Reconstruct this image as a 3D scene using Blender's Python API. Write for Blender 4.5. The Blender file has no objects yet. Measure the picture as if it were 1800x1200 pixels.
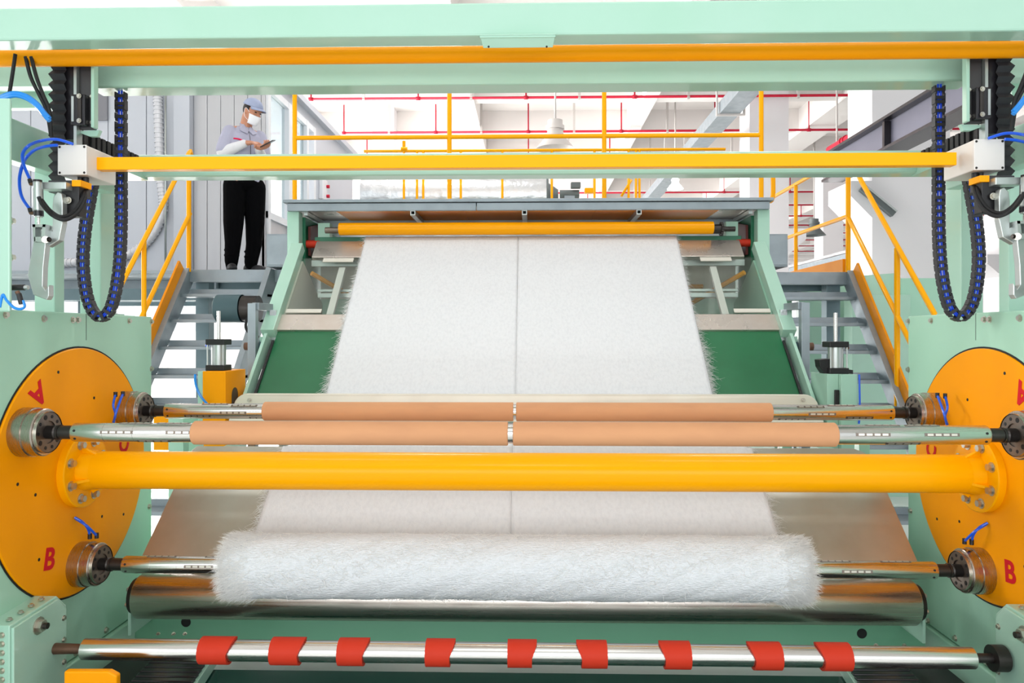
import bpy, bmesh, math, random
from mathutils import Vector, Matrix, Quaternion
random.seed(7)
S = bpy.context.scene
COL = S.collection
PI = math.pi
# ------------------------------------------------------------ camera, world, light
# Everything below is written in metres relative to the eye (0,0,0 = 1.7 m above the floor); H lifts it to the floor datum.
H = 1.7
FPX = 1282.0
TH = math.atan(30/1282)
CX = 0.02
cam = bpy.data.cameras.new('camera'); camo = bpy.data.objects.new('camera', cam); COL.objects.link(camo)
cam.sensor_width = 36; cam.lens = FPX/1800*36
cam.shift_y = -10/1800
cam.clip_end = 300; cam.clip_start = 0.05
camo.location = (CX, 0, H); camo.rotation_euler = (PI/2, 0, TH)
S.camera = camo
S.view_settings.view_transform = 'Standard'; S.view_settings.look = 'None'
S.view_settings.gamma = 1; S.view_settings.exposure = 0.16
S.view_settings.use_curve_mapping = False
wd = bpy.data.worlds.new('sky'); S.world = wd; wd.use_nodes = True
wd.node_tree.nodes['Background'].inputs[0].default_value = (0.93, 0.97, 1.0, 1)
wd.node_tree.nodes['Background'].inputs[1].default_value = 1.0

def area_light(name, loc, tgt, size, size_y, power, color=(1, 1, 1)):
    l = bpy.data.lights.new(name, 'AREA'); l.shape = 'RECTANGLE'; l.size = size; l.size_y = size_y
    l.energy = power; l.color = color
    o = bpy.data.objects.new(name, l); COL.objects.link(o)
    o.location = Vector(loc) + Vector((0, 0, H))
    o.rotation_euler = (Vector(tgt)-Vector(loc)).to_track_quat('-Z', 'Y').to_euler()
    return o
# daylight of the tall windows along the left side and behind the camera, and the hall's lamps overhead
area_light('daylight_left', (-14, 24, 3.5), (4, 23, 5.2), 30, 6, 8500, (1, 0.99, 0.97))
area_light('daylight_behind', (-0.5, -5.5, 0.9), (0, 4, 0.4), 12, 2.6, 345, (0.94, 0.98, 1.0))
for i, (lx, ly) in enumerate([(-2.2, 2.6), (2.2, 2.6), (0, 4.9), (-1.5, 9.5), (3.2, 9.5), (0, -1.5)]):
    area_light('hall_lamp_light', (lx, ly, 5.2), (lx, ly, 0), 1.6, 0.35, 42 if ly < 7 and ly != 4.9 else (15 if ly == 4.9 else 80))

def ray(px, py):
    u = (px-900)/FPX; v = (590-py)/FPX
    c, s = math.cos(TH), math.sin(TH)
    return Vector((u*c-s, u*s+c, v))
def w(px, py, Y):
    r = ray(px, py); k = Y/r.y
    return Vector((CX+r.x*k, Y, r.z*k))
def wx(px, Y): return w(px, 0, Y).x
def wz(px, py, Y): return w(px, py, Y).z
def onX(px, py, X):
    r = ray(px, py); k = (X-CX)/r.x
    return Vector((X, r.y*k, r.z*k))
def onZ(px, py, Z):
    r = ray(px, py); k = Z/r.z
    return Vector((CX+r.x*k, r.y*k, Z))

# ------------------------------------------------------------ materials
def lin(c):
    c = c/255
    return c/12.92 if c <= 0.04045 else ((c+0.055)/1.055)**2.4
def rgb(r, g, b): return (lin(r), lin(g), lin(b), 1)
MATS = {}
def mat(name, col, rough=0.5, metal=0.0, coat=0.0, noise=0.0, nscale=8.0, stretch=(1, 1, 1), bump=0.0, col2=None, rvar=0.0, trans=0.0, alpha=1.0, ior=1.45, emit=None, emit_s=0, bdist=0.002, bscale=None):
    m = bpy.data.materials.new(name); m.use_nodes = True
    nt = m.node_tree; b = nt.nodes['Principled BSDF']
    b.inputs['Base Color'].default_value = col
    b.inputs['Roughness'].default_value = rough
    b.inputs['Metallic'].default_value = metal
    b.inputs['Coat Weight'].default_value = coat
    b.inputs['Coat Roughness'].default_value = 0.08
    b.inputs['IOR'].default_value = ior
    if name == 'trousers': b.inputs['Specular IOR Level'].default_value = 0.1
    if name.startswith(('yellow', 'orange', 'red', 'kraft')): b.inputs['Specular IOR Level'].default_value = 0.15
    b.inputs['Transmission Weight'].default_value = trans
    b.inputs['Alpha'].default_value = alpha
    if emit: b.inputs['Emission Color'].default_value = emit; b.inputs['Emission Strength'].default_value = emit_s
    tc = nt.nodes.new('ShaderNodeTexCoord'); mp = nt.nodes.new('ShaderNodeMapping')
    mp.inputs['Scale'].default_value = stretch
    nt.links.new(tc.outputs['Object'], mp.inputs[0])
    nz = nt.nodes.new('ShaderNodeTexNoise'); nz.inputs['Scale'].default_value = nscale; nz.inputs['Detail'].default_value = 5
    nt.links.new(mp.outputs[0], nz.inputs['Vector'])
    if noise > 0 or col2:
        mx = nt.nodes.new('ShaderNodeMix'); mx.data_type = 'RGBA'
        c2 = col2 or tuple(list(x*0.72 for x in col[:3])+[1])
        mx.inputs[6].default_value = col; mx.inputs[7].default_value = c2
        mr = nt.nodes.new('ShaderNodeMapRange'); mr.inputs[1].default_value = 0.42; mr.inputs[2].default_value = 0.72
        mr.inputs[3].default_value = 0; mr.inputs[4].default_value = noise if noise > 0 else 1
        nt.links.new(nz.outputs[0], mr.inputs[0]); nt.links.new(mr.outputs[0], mx.inputs[0])
        nt.links.new(mx.outputs[2], b.inputs['Base Color'])
    if rvar > 0:
        mr = nt.nodes.new('ShaderNodeMapRange'); mr.inputs[1].default_value = 0.3; mr.inputs[2].default_value = 0.7
        mr.inputs[3].default_value = max(0.02, rough-rvar); mr.inputs[4].default_value = rough+rvar
        nt.links.new(nz.outputs[0], mr.inputs[0]); nt.links.new(mr.outputs[0], b.inputs['Roughness'])
    if bump > 0:
        bp = nt.nodes.new('ShaderNodeBump'); bp.inputs['Strength'].default_value = bump; bp.inputs['Distance'].default_value = bdist
        n2 = nz
        if bscale:
            n2 = nt.nodes.new('ShaderNodeTexNoise'); n2.inputs['Scale'].default_value = bscale; n2.inputs['Detail'].default_value = 6
            nt.links.new(mp.outputs[0], n2.inputs['Vector'])
        nt.links.new(n2.outputs[0], bp.inputs['Height']); nt.links.new(bp.outputs[0], b.inputs['Normal'])
    MATS[name] = m
    return m
M = MATS
mat('green', rgb(168, 207, 188), 0.36, coat=0.5, noise=0.25, nscale=3, col2=rgb(150, 202, 173), bump=0.05, bscale=60)
mat('green_panel', rgb(166, 212, 188), 0.38, coat=0.15, noise=0.25, nscale=2, col2=rgb(151, 203, 176), bump=0.06, bscale=50)
mat('green_bed', rgb(20, 100, 60), 0.3, coat=0.2, noise=0.5, nscale=2.5, col2=rgb(36, 116, 74))
mat('green_mid', rgb(116, 172, 142), 0.36, coat=0.2, noise=0.4, nscale=2, col2=rgb(104, 160, 130))  # the light green paint with the crossbeam's shade put into the colour
mat('green_dark', rgb(35, 112, 80), 0.35, coat=0.2, noise=0.5, nscale=2, col2=rgb(44, 124, 92))
mat('green_base', rgb(18, 66, 56), 0.22, coat=0.3, noise=0.6, nscale=4, col2=rgb(28, 84, 70), stretch=(0.5, 3, 1))
mat('yellow', rgb(255, 174, 0), 0.3, coat=0.08, noise=0.15, nscale=3, col2=rgb(252, 176, 0), bump=0.03, bscale=30)
mat('yellow_disc', rgb(252, 160, 0), 0.4, coat=0.0, noise=0.35, nscale=2.5, col2=rgb(244, 152, 0), bump=0.03, bscale=30)
mat('yellow_tube', rgb(250, 166, 0), 0.32, coat=0.1, noise=0.3, nscale=3, col2=rgb(238, 150, 0))
mat('orange_steel', rgb(240, 150, 20), 0.4, noise=0.3, nscale=3, col2=rgb(228, 136, 10))
mat('red_sleeve', rgb(202, 58, 38), 0.5, noise=0.3, nscale=20, col2=rgb(200, 50, 24), bump=0.1, bscale=80)
mat('red_pipe', rgb(192, 40, 62), 0.4)
mat('red_letter', rgb(210, 30, 40), 0.5)
mat('steel', rgb(214, 212, 208), 0.24, metal=1, noise=0.25, nscale=5, stretch=(0.6, 30, 30), rvar=0.06)
mat('steel_roller', rgb(206, 197, 188), 0.3, metal=1, noise=0.35, nscale=3, stretch=(0.5, 40, 40), rvar=0.07)
mat('steel_turned', rgb(182, 172, 162), 0.26, metal=1, noise=0.4, nscale=6, stretch=(60, 2, 2), rvar=0.08)
mat('steel_face', rgb(122, 112, 104), 0.42, metal=0.9, noise=0.4, nscale=18)
mat('stainless_plate', rgb(196, 193, 184), 0.42, metal=0.9, noise=0.5, nscale=2.2, col2=rgb(160, 144, 118), rvar=0.1, bump=0.15, bscale=3, bdist=0.01)
mat('stainless_strip', rgb(208, 200, 192), 0.33, metal=0.85, noise=0.4, nscale=5, col2=rgb(180, 160, 144), rvar=0.1)
mat('cream_plate', rgb(228, 222, 208), 0.4, metal=0.25, noise=0.35, nscale=4, col2=rgb(208, 198, 182))
mat('dark_steel', rgb(66, 62, 60), 0.4, metal=0.8, noise=0.4, nscale=20, rvar=0.1)
mat('rust_steel', rgb(112, 84, 68), 0.5, metal=0.7, noise=0.5, nscale=20, col2=rgb(70, 56, 50))
mat('black', rgb(30, 29, 31), 0.45, noise=0.3, nscale=10)
mat('black_gloss', rgb(38, 36, 40), 0.25)
mat('black_rubber', rgb(22, 22, 24), 0.6)
mat('chain_black', rgb(46, 46, 50), 0.5, noise=0.4, nscale=30)
mat('grey_plate', rgb(72, 70, 72), 0.4, metal=0.4, noise=0.4, nscale=8)
mat('blue_hose', rgb(10, 90, 225), 0.3, coat=0.3)
mat('sky_hose', rgb(0, 135, 225), 0.25, coat=0.4)
mat('blue_cable', rgb(20, 70, 215), 0.35)
mat('box_white', rgb(222, 218, 214), 0.45, noise=0.15, nscale=4)
mat('alu', rgb(186, 192, 190), 0.36, metal=0.75, noise=0.25, nscale=6, rvar=0.06)
mat('galv', rgb(152, 162, 168), 0.42, metal=0.45, noise=0.5, nscale=6, col2=rgb(132, 143, 150), rvar=0.08)
mat('galv_dark', rgb(112, 132, 138), 0.45, metal=0.3, noise=0.5, nscale=5, col2=rgb(92, 114, 120))
mat('bolt_zinc', rgb(196, 192, 180), 0.3, metal=0.9)
mat('kraft', rgb(212, 156, 114), 0.72, noise=0.5, nscale=4, stretch=(1, 3, 3), col2=rgb(196, 142, 106), bump=0.05, bscale=90)
mat('fibre', rgb(222, 223, 225), 0.9, noise=0.5, nscale=60, stretch=(1, 0.6, 0.6), col2=rgb(207, 208, 211), bump=0.6, bscale=140, bdist=0.004)
mat('fibre_roll', rgb(226, 230, 234), 0.85, noise=0.5, nscale=45, stretch=(0.7, 2, 2), col2=rgb(206, 210, 210), bump=0.9, bscale=90, bdist=0.008)
mat('fibre_hair', rgb(245, 245, 243), 0.7)
mat('wall_white', rgb(236, 234, 236), 0.7, noise=0.2, nscale=0.6, col2=rgb(226, 224, 228))
mat('ceiling_white', rgb(240, 236, 233), 0.8, noise=0.3, nscale=0.5, col2=rgb(222, 216, 212))
mat('cabin_white', rgb(196, 200, 208), 0.4, metal=0.1, noise=0.25, nscale=1.5, col2=rgb(196, 196, 204))
mat('cabin_rib', rgb(196, 196, 199), 0.3, metal=0.35, noise=0.35, nscale=2, stretch=(2, 2, 0.4), col2=rgb(180, 180, 184))
mat('frame_white', rgb(226, 228, 232), 0.35)
mat('gasket', rgb(60, 64, 68), 0.6)
mat('floor_grey', rgb(232, 234, 232), 0.22, noise=0.3, nscale=0.7, col2=rgb(222, 226, 224))
mat('window_daylight', rgb(250, 250, 250), 0.5, emit=(0.95, 0.98, 1, 1), emit_s=1.6)
mat('concrete_dark', rgb(150, 148, 150), 0.7, noise=0.3, nscale=2)
mat('crane_steel', rgb(98, 98, 112), 0.5, metal=0.3, noise=0.4, nscale=1.2, col2=rgb(82, 82, 94))
mat('crane_rail', rgb(150, 96, 72), 0.5, metal=0.4)
mat('maroon', rgb(92, 30, 26), 0.5)
mat('motor_teal', rgb(66, 92, 98), 0.5, noise=0.3, nscale=4)
mat('motor_grey', rgb(100, 108, 108), 0.5)
mat('foil', rgb(222, 224, 226), 0.28, metal=0.8, noise=0.4, nscale=7, bump=0.6, bscale=8, bdist=0.03)
mat('beige_inside', rgb(214, 210, 198), 0.6)
mat('hose_corr', rgb(214, 214, 218), 0.45, metal=0.2)
mat('lamp_grey', rgb(206, 200, 196), 0.5)
mat('lamp_glow', rgb(255, 255, 255), 0.5, emit=(1, 1, 1, 1), emit_s=3.0)
mat('screen_dark', rgb(128, 128, 134), 0.3)
mat('skin', rgb(196, 138, 110), 0.55, noise=0.2, nscale=30)
mat('hair', rgb(38, 28, 26), 0.6)
mat('shirt', rgb(174, 174, 194), 0.85, noise=0.3, nscale=14, col2=rgb(156, 156, 178))
mat('sleeve_white', rgb(222, 222, 226), 0.85, noise=0.3, nscale=18, col2=rgb(206, 206, 212))
mat('cap_cloth', rgb(158, 168, 196), 0.8, noise=0.2, nscale=20)
mat('mask_white', rgb(240, 242, 246), 0.8)
mat('trousers', rgb(6, 6, 8), 1.0, noise=0.3, nscale=12)
mat('shoe', rgb(28, 28, 32), 0.6)
mat('red_stripe', rgb(226, 40, 84), 0.6)
mat('brown_unit', rgb(120, 84, 72), 0.6)
def pane(name, tint, refl):
    m = bpy.data.materials.new(name); m.use_nodes = True; nt = m.node_tree; nt.nodes.clear()
    o = nt.nodes.new('ShaderNodeOutputMaterial'); a = nt.nodes.new('ShaderNodeBsdfTransparent'); b = nt.nodes.new('ShaderNodeBsdfGlossy'); x = nt.nodes.new('ShaderNodeMixShader')
    a.inputs[0].default_value = tint; b.inputs['Roughness'].default_value = 0.05
    x.inputs[0].default_value = refl
    nt.links.new(a.outputs[0], x.inputs[1]); nt.links.new(b.outputs[0], x.inputs[2]); nt.links.new(x.outputs[0], o.inputs[0])
    M[name] = m
pane('acrylic', (0.93, 0.96, 0.94, 1), 0.07); pane('glass', (0.88, 0.93, 0.93, 1), 0.12)

# ------------------------------------------------------------ mesh helpers
MIR = 1
WL = {}
class MB:
    def __init__(self): self.v = []; self.f = []; self.s = []
    def add(self, vs, fs, smooth=False):
        n = len(self.v); self.v += [Vector(p) for p in vs]
        self.f += [tuple(i+n for i in f) for f in fs]; self.s += [smooth]*len(fs)
        return self
    def box(self, x0, x1, y0, y1, z0, z1):
        if x0 > x1: x0, x1 = x1, x0
        if y0 > y1: y0, y1 = y1, y0
        if z0 > z1: z0, z1 = z1, z0
        vs = [(x, y, z) for z in (z0, z1) for y in (y0, y1) for x in (x0, x1)]
        return self.add(vs, [(0, 2, 3, 1), (4, 5, 7, 6), (0, 1, 5, 4), (2, 6, 7, 3), (0, 4, 6, 2), (1, 3, 7, 5)])
    def bar(self, p, q, a, b, up=(0, 0, 1)):
        p, q = Vector(p), Vector(q); d = (q-p).normalized(); u = Vector(up)
        s = d.cross(u)
        if s.length < 1e-4: s = d.cross(Vector((0, 1, 0)))
        s.normalize(); u = s.cross(d).normalized()
        vs = []
        for c in (p, q):
            for i, j in ((-1, -1), (1, -1), (1, 1), (-1, 1)): vs.append(c+s*(a/2*i)+u*(b/2*j))
        return self.add(vs, [(0, 1, 2, 3), (7, 6, 5, 4), (0, 4, 5, 1), (1, 5, 6, 2), (2, 6, 7, 3), (3, 7, 4, 0)])
    def cyl(self, p, q, r0, r1=None, n=24, caps=True):
        if r1 is None: r1 = r0
        p, q = Vector(p), Vector(q); d = (q-p).normalized()
        a = d.orthogonal().normalized(); b = d.cross(a)
        vs = []
        for c, r in ((p, r0), (q, r1)):
            for k in range(n):
                t = 2*PI*k/n; vs.append(c+(a*math.cos(t)+b*math.sin(t))*r)
        self.add(vs, [(k, (k+1) % n, n+(k+1) % n, n+k) for k in range(n)], True)
        if caps:
            self.add(vs[:n], [tuple(range(n-1, -1, -1))]); self.add(vs[n:], [tuple(range(n))])
        return self
    def lathe(self, p, d, prof, n=40):
        # prof: (distance along d, radius) pairs; a doubled pair makes a crisp edge
        p, d = Vector(p), Vector(d).normalized(); a = d.orthogonal().normalized(); b = d.cross(a)
        for (h0, r0), (h1, r1) in zip(prof, prof[1:]):
            vs = []
            for h, r in ((h0, r0), (h1, r1)):
                for k in range(n):
                    t = 2*PI*k/n; vs.append(p+d*h+(a*math.cos(t)+b*math.sin(t))*max(r, 1e-5))
            self.add(vs, [(k, (k+1) % n, n+(k+1) % n, n+k) for k in range(n)], abs(h1-h0) > 1e-6)
        return self
    def tube(self, pts, r, n=10, smooth_pts=0):
        pts = [Vector(p) for p in pts]
        if smooth_pts:
            out = []
            P = [pts[0]]+pts+[pts[-1]]
            for i in range(1, len(P)-2):
                for k in range(smooth_pts):
                    t = k/smooth_pts; p0, p1, p2, p3 = P[i-1], P[i], P[i+1], P[i+2]
                    out.append(0.5*((2*p1)+(p2-p0)*t+(2*p0-5*p1+4*p2-p3)*t*t+(3*p1-p0-3*p2+p3)*t**3))
            out.append(pts[-1]); pts = out
        vs = []; a = None
        for i, p in enumerate(pts):
            d = (pts[min(i+1, len(pts)-1)]-pts[max(i-1, 0)]).normalized()
            if a is None: a = d.orthogonal().normalized()
            else:
                a = a-d*a.dot(d); a.normalize()
            b = d.cross(a)
            rr = r[i] if isinstance(r, list) else r
            for k in range(n):
                t = 2*PI*k/n; vs.append(p+(a*math.cos(t)+b*math.sin(t))*rr)
        fs = []
        for i in range(len(pts)-1):
            for k in range(n): fs.append((i*n+k, i*n+(k+1) % n, (i+1)*n+(k+1) % n, (i+1)*n+k))
        self.add(vs, fs, True)
        self.add(vs[:n], [tuple(range(n-1, -1, -1))]); self.add(vs[-n:], [tuple(range(n))])
        return self
    def prism(self, poly, vec):
        poly = [Vector(p) for p in poly]; vec = Vector(vec); n = len(poly)
        nrm = Vector((0, 0, 0))
        for i in range(n): nrm += poly[i].cross(poly[(i+1) % n])
        if nrm.dot(vec) > 0: poly = poly[::-1]
        vs = poly+[p+vec for p in poly]
        return self.add(vs, [tuple(range(n)), tuple(range(2*n-1, n-1, -1))]+[(i, n+i, n+(i+1) % n, (i+1) % n) for i in range(n)])
    def sphere(self, c, r, n=16, m=10, sc=(1, 1, 1), basis=None):
        c = Vector(c); vs = []
        for i in range(m+1):
            ph = PI*i/m
            for k in range(n):
                t = 2*PI*k/n
                p = Vector((math.sin(ph)*math.cos(t)*sc[0], math.sin(ph)*math.sin(t)*sc[1], math.cos(ph)*sc[2]))*r
                if basis: p = basis @ p
                vs.append(c+p)
        fs = [(i*n+k, (i+1)*n+k, (i+1)*n+(k+1) % n, i*n+(k+1) % n) for i in range(m) for k in range(n)]
        return self.add(vs, fs, True)
    def build(self, name, m, parent=None, bev=0.0, weld=True, origin=None):
        vs = [Vector((p.x*MIR, p.y, p.z)) for p in self.v]
        fs = self.f if MIR == 1 else [f[::-1] for f in self.f]
        lo = Vector((min(p.x for p in vs), min(p.y for p in vs), min(p.z for p in vs)))
        hi = Vector((max(p.x for p in vs), max(p.y for p in vs), max(p.z for p in vs)))
        o3 = Vector(((lo.x+hi.x)/2, (lo.y+hi.y)/2, lo.z)) if origin is None else Vector((origin[0]*MIR, origin[1], origin[2]))
        me = bpy.data.meshes.new(name); me.from_pydata([p-o3 for p in vs], [], fs)
        me.polygons.foreach_set('use_smooth', self.s)
        if weld:
            bm = bmesh.new(); bm.from_mesh(me)
            bmesh.ops.remove_doubles(bm, verts=bm.verts, dist=1e-5)
            bmesh.ops.dissolve_degenerate(bm, dist=1e-6, edges=bm.edges)
            for e in bm.edges:
                if len(e.link_faces) == 2 and e.calc_face_angle(0) > 0.7: e.smooth = False
            bmesh.ops.recalc_face_normals(bm, faces=bm.faces)
            bm.to_mesh(me); bm.free()
        me.materials.append(M[m] if isinstance(m, str) else m)
        o = bpy.data.objects.new(name, me); COL.objects.link(o)
        place(o, o3, parent)
        if bev:
            b = o.modifiers.new('bevel', 'BEVEL'); b.width = bev; b.segments = 2; b.limit_method = 'ANGLE'; b.angle_limit = 0.6
        return o
def place(o, p, parent=None):
    p = Vector(p); WL[o.name] = p
    if parent:
        o.parent = parent; o.location = p-WL[parent.name]
    else: o.location = p+Vector((0, 0, H))
    return o
def tag(o, label=None, cat=None, group=None, kind=None):
    if label: o['label'] = label
    if cat: o['category'] = cat
    if group: o['group'] = group
    if kind: o['kind'] = kind
    return o
def thing(name, p, label, cat, group=None):
    o = bpy.data.objects.new(name, None); COL.objects.link(o); o.empty_display_size = 0.1
    place(o, Vector((p[0]*MIR, p[1], p[2]))); return tag(o, label, cat, group)
def side(): return 'left' if MIR == 1 else 'right'
# shared bolt meshes
BOLT = {}
def bolt(parent, p, d, r=0.012, name='bolt', h=None, m='bolt_zinc'):
    key = (m,)
    if key not in BOLT:
        b = MB().lathe((0, 0, 0), (0, 0, 1), [(0, 0), (0, 1.7), (0.2, 1.7), (0.2, 0)], 12)
        n = 6; hx = []
        for z in (0.2, 1.15):
            for k in range(n): hx.append((math.cos(k*PI/3)*1.15, math.sin(k*PI/3)*1.15, z))
        b.add(hx, [(0, 1, 7, 6), (1, 2, 8, 7), (2, 3, 9, 8), (3, 4, 10, 9), (4, 5, 11, 10), (5, 0, 6, 11), (6, 7, 8, 9, 10, 11)])
        me = bpy.data.meshes.new('bolt'); me.from_pydata(b.v, [], b.f); me.materials.append(M[m]); BOLT[key] = me
    o = bpy.data.objects.new(name, BOLT[key]); COL.objects.link(o)
    o.scale = (r, r, h or r)
    o.rotation_mode = 'QUATERNION'
    d = Vector((d[0]*MIR, d[1], d[2]))
    o.rotation_quaternion = d.to_track_quat('Z', 'Y')
    return place(o, Vector((p[0]*MIR, p[1], p[2])), parent)
def hair_mesh(strands, r=0.0009):
    # strands: lists of points -> thin three-sided tapering fibres in one mesh
    vs, fs = [], []
    for pts in strands:
        n0 = len(vs); L = len(pts)
        d = (pts[-1]-pts[0]).normalized(); a = d.orthogonal().normalized(); b = d.cross(a)
        for i, p in enumerate(pts):
            rr = r*(1-0.75*i/(L-1))
            for k in range(3):
                t = 2*PI*k/3; vs.append(p+(a*math.cos(t)+b*math.sin(t))*rr)
        for i in range(L-1):
            for k in range(3): fs.append((n0+i*3+k, n0+i*3+(k+1) % 3, n0+(i+1)*3+(k+1) % 3, n0+(i+1)*3+k))
    m = MB(); m.v = vs; m.f = fs; m.s = [True]*len(fs)
    return m
# ============================================================ THE HALL
def struct(name, mb, m, parent=None, bev=0, kids=False):
    o = mb.build(name, m, parent, bev)
    if not parent: o['kind'] = 'structure'
    return o
struct('floor', MB().box(-22, 30, -9, 64, -1.8, -1.7), 'floor_grey')
struct('wall_back', MB().box(-22, 30, 62, 62.3, -1.7, 6.6), 'wall_white')
for i_, x_ in enumerate(range(-20, 26, 4)): struct('window_%d' % (i_+1), MB().box(x_, x_+3.4, 61.9, 61.99, -1.3, 4.6), 'window_daylight')  # glowing panes added on the back wall to brighten the far floor
struct('wall_right', MB().box(22, 22.3, 5, 62, -1.7, 6.6), 'wall_white')
wl = MB().box(-15.3, -15, 4, 62, -1.7, 0.2).box(-15.3, -15, 4, 62, 6.2, 6.6)
for yy in range(4, 63, 6): wl.box(-15.3, -15, yy, yy+0.6, 0.2, 6.2)
struct('wall_left', wl, 'wall_white')
ce = struct('ceiling', MB().box(-22, 30, -9, 64, 6.3, 6.6), 'ceiling_white')
PY0, PDY, PZ = 16.85, 2.82, 5.5
for k in range(-8, 15):
    y = PY0+PDY*k+0.75
    MB().box(-15, 22, y, y+0.35, 5.72, 6.3).build('cross_beam', 'ceiling_white', ce)
for x0, x1 in [(-11.4, -10.7), (-6.5, -5.9), (-1.75, -1.3), (2.74, 3.06), (7.5, 8.3), (12.6, 13.3), (17.5, 18.2)]:
    MB().box(x0, x1, -9, 62, 5.62, 6.3).build('long_beam', 'ceiling_white', ce)
# sprinkler pipes
ordn = ['nearest', 'second', 'third', 'fourth', 'fifth', 'sixth', 'seventh', 'eighth', 'ninth', 'tenth', 'eleventh', 'twelfth']
for k in range(0, 12):
    y = PY0+PDY*k
    xr = 21.5 if k > 2 else 21.5
    t = thing('sprinkler_pipe', (-5.05, y, PZ), '%s red sprinkler pipe hung across under the white ceiling, counted from the machine' % ordn[k], 'pipe', 'red sprinkler pipes under the ceiling')
    MB().cyl((-5.05, y, PZ), (xr, y, PZ), 0.032, n=8).build('pipe_run', 'red_pipe', t)
    mb = MB()
    x = -5.05 if k == 0 else -5.0
    n = 0
    while x < xr:
        MB().cyl((x, y, PZ), (x, y, PZ+0.8), 0.02, n=6).cyl((x-0.05, y, PZ), (x+0.05, y, PZ), 0.045, n=8).build('riser', 'red_pipe', t)
        if k < 4: MB().box(x+1.2, x+1.26, y-0.03, y+0.03, PZ-0.06, PZ+0.8).build('hanger', 'lamp_grey', t)
        x += 2.5; n += 1
bp = MB().cyl(w(1458, 263, 16.0), w(1534, 218, 13.3), 0.075, n=12)
t = thing('fire_main', w(1458, 263, 16.0), 'thick red fire main pipe slanting beside the white pillar', 'pipe')
bp.build('pipe_run', 'red_pipe', t)
q0, q1 = w(1458, 263, 16.0), w(1534, 218, 13.3)
for f in (0.2, 0.75):
    p = q0.lerp(q1, f); MB().cyl(p, (p.x, p.y, 6.3), 0.02, n=6).build('hanger', 'lamp_grey', t)
for f in (0.35, 0.42): 
    p = q0.lerp(q1, f); MB().cyl(p, p+(q1-q0).normalized()*0.07, 0.095, n=12).build('coupling', 'red_pipe', t)
# cable duct under the ceiling
t = thing('cable_duct', (4.15, 9, 4.6), 'grey galvanised cable duct running along under the ceiling', 'duct')
MB().box(3.97, 4.39, 8.5, 50, 4.6, 4.85).build('duct_body', 'galv', t)
for y in (15.2, 21, 27, 33):
    MB().box(3.9, 4.5, y, y+0.06, 4.56, 4.6).box(3.9, 3.93, y, y+0.06, 4.6, 5.75).box(4.46, 4.5, y, y+0.06, 4.6, 5.75).build('hanger', 'lamp_grey', t)
# pillars
def pillar(x0, x1, y0, y1, corbel=None, ctop=2.4):
    mb = MB().box(x0, x1, y0, y1, -1.7, 6.3)
    o = struct('pillar', mb, 'wall_white')
    if corbel:
        xa, s = (x0, -1) if corbel < 0 else (x1, 1)
        d = abs(corbel)
        MB().prism([(xa, y0, ctop), (xa+s*d, y0, ctop), (xa+s*d, y0, ctop-0.25), (xa, y0, ctop-0.6)], (0, y1-y0, 0)).build('corbel', 'wall_white', o)
    return o
pillar(5.6, 6.85, 12, 12.9, -0.34, 2.52)
pillar(5.12, 6.02, 17, 17.8, 0.4, 2.48)
pillar(12.8, 13.3, 20, 20.8, -0.4, 2.2)
pillar(10.4, 11.1, 26, 26.8, -0.5, 2.0)
pillar(-4.3, -3.7, 20, 20.6); pillar(-9.2, -8.4, 24, 24.8)
# crane beams
t = thing('crane_beam', (5.3, 10, 2.55), 'dark grey steel crane runway beam rising past the right chain', 'beam')
MB().box(5.02, 5.06, 6.5, 12.3, 2.62, 2.98).build('web_plate', 'crane_steel', t)
MB().box(4.9, 5.25, 6.5, 12.3, 2.98, 3.02).box(4.9, 5.25, 6.5, 12.3, 2.56, 2.60).build('flange', 'black_gloss', t)
MB().box(5.0, 5.08, 6.5, 12.3, 3.03, 3.08).build('rail', 'crane_rail', t)
for y in (8.0, 10.2): MB().box(4.93, 5.02, y, y+0.06, 2.61, 2.97).build('stiffener', 'black_gloss', t)
t = thing('crane_beam', (8.9, 20, 1.9), 'pale far crane beam with a rail seen behind the right handrails', 'beam')
MB().box(8.9, 9.2, 18.2, 26, 1.95, 2.3).build('web_plate', 'galv', t)
MB().box(8.88, 8.95, 18.2, 26, 2.32, 2.4).build('rail', 'foil', t)
# lamps
def lamp(px, py, Y, sc, label, glow=False, m='lamp_grey'):
    p = w(px, py, Y)
    t = thing('high_bay_lamp', p, label, 'lamp', 'high bay lamps hung from the ceiling')
    MB().lathe(p+Vector((0, 0, 0.62*sc)), (0, 0, -1), [(0, 0), (0, 0.16*sc), (0.12*sc, 0.16*sc), (0.12*sc, 0.2*sc), (0.2*sc, 0.2*sc), (0.2*sc, 0.16*sc), (0.35*sc, 0.2*sc), (0.62*sc, 0.42*sc)], 24).build('shade', m, t)
    MB().cyl(p+Vector((0, 0, 0.62*sc)), (p.x, p.y, 6.3), 0.02, n=6).build('suspension_rod', 'lamp_grey', t)
    if glow: MB().sphere(p+Vector((0, 0, 0.08)), 0.3*sc, sc=(1, 1, 0.35)).build('bulb', 'lamp_glow', t)
lamp(976, 262, 15, 0.95, 'white high bay lamp hanging just above the middle crossbar')
lamp(1187, 332, 19, 0.5, 'lit high bay lamp glowing under the middle crossbar', True, 'lamp_glow')
lamp(1431, 414, 22, 0.8, 'grey unlit high bay lamp between the right handrails', False, 'motor_grey')
p, q = w(1514, 331, 11.95), w(1570, 377, 11.95)
t = thing('strip_lamp', p, 'dark strip lamp slanting across the corbel of the white pillar', 'lamp')
MB().bar(p, q, 0.09, 0.09).build('housing', 'motor_grey', t); MB().bar(p+Vector((0.03, -0.06, 0.04)), q+Vector((0.03, -0.06, 0.04)), 0.02, 0.03).build('tube', 'alu', t)

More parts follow.
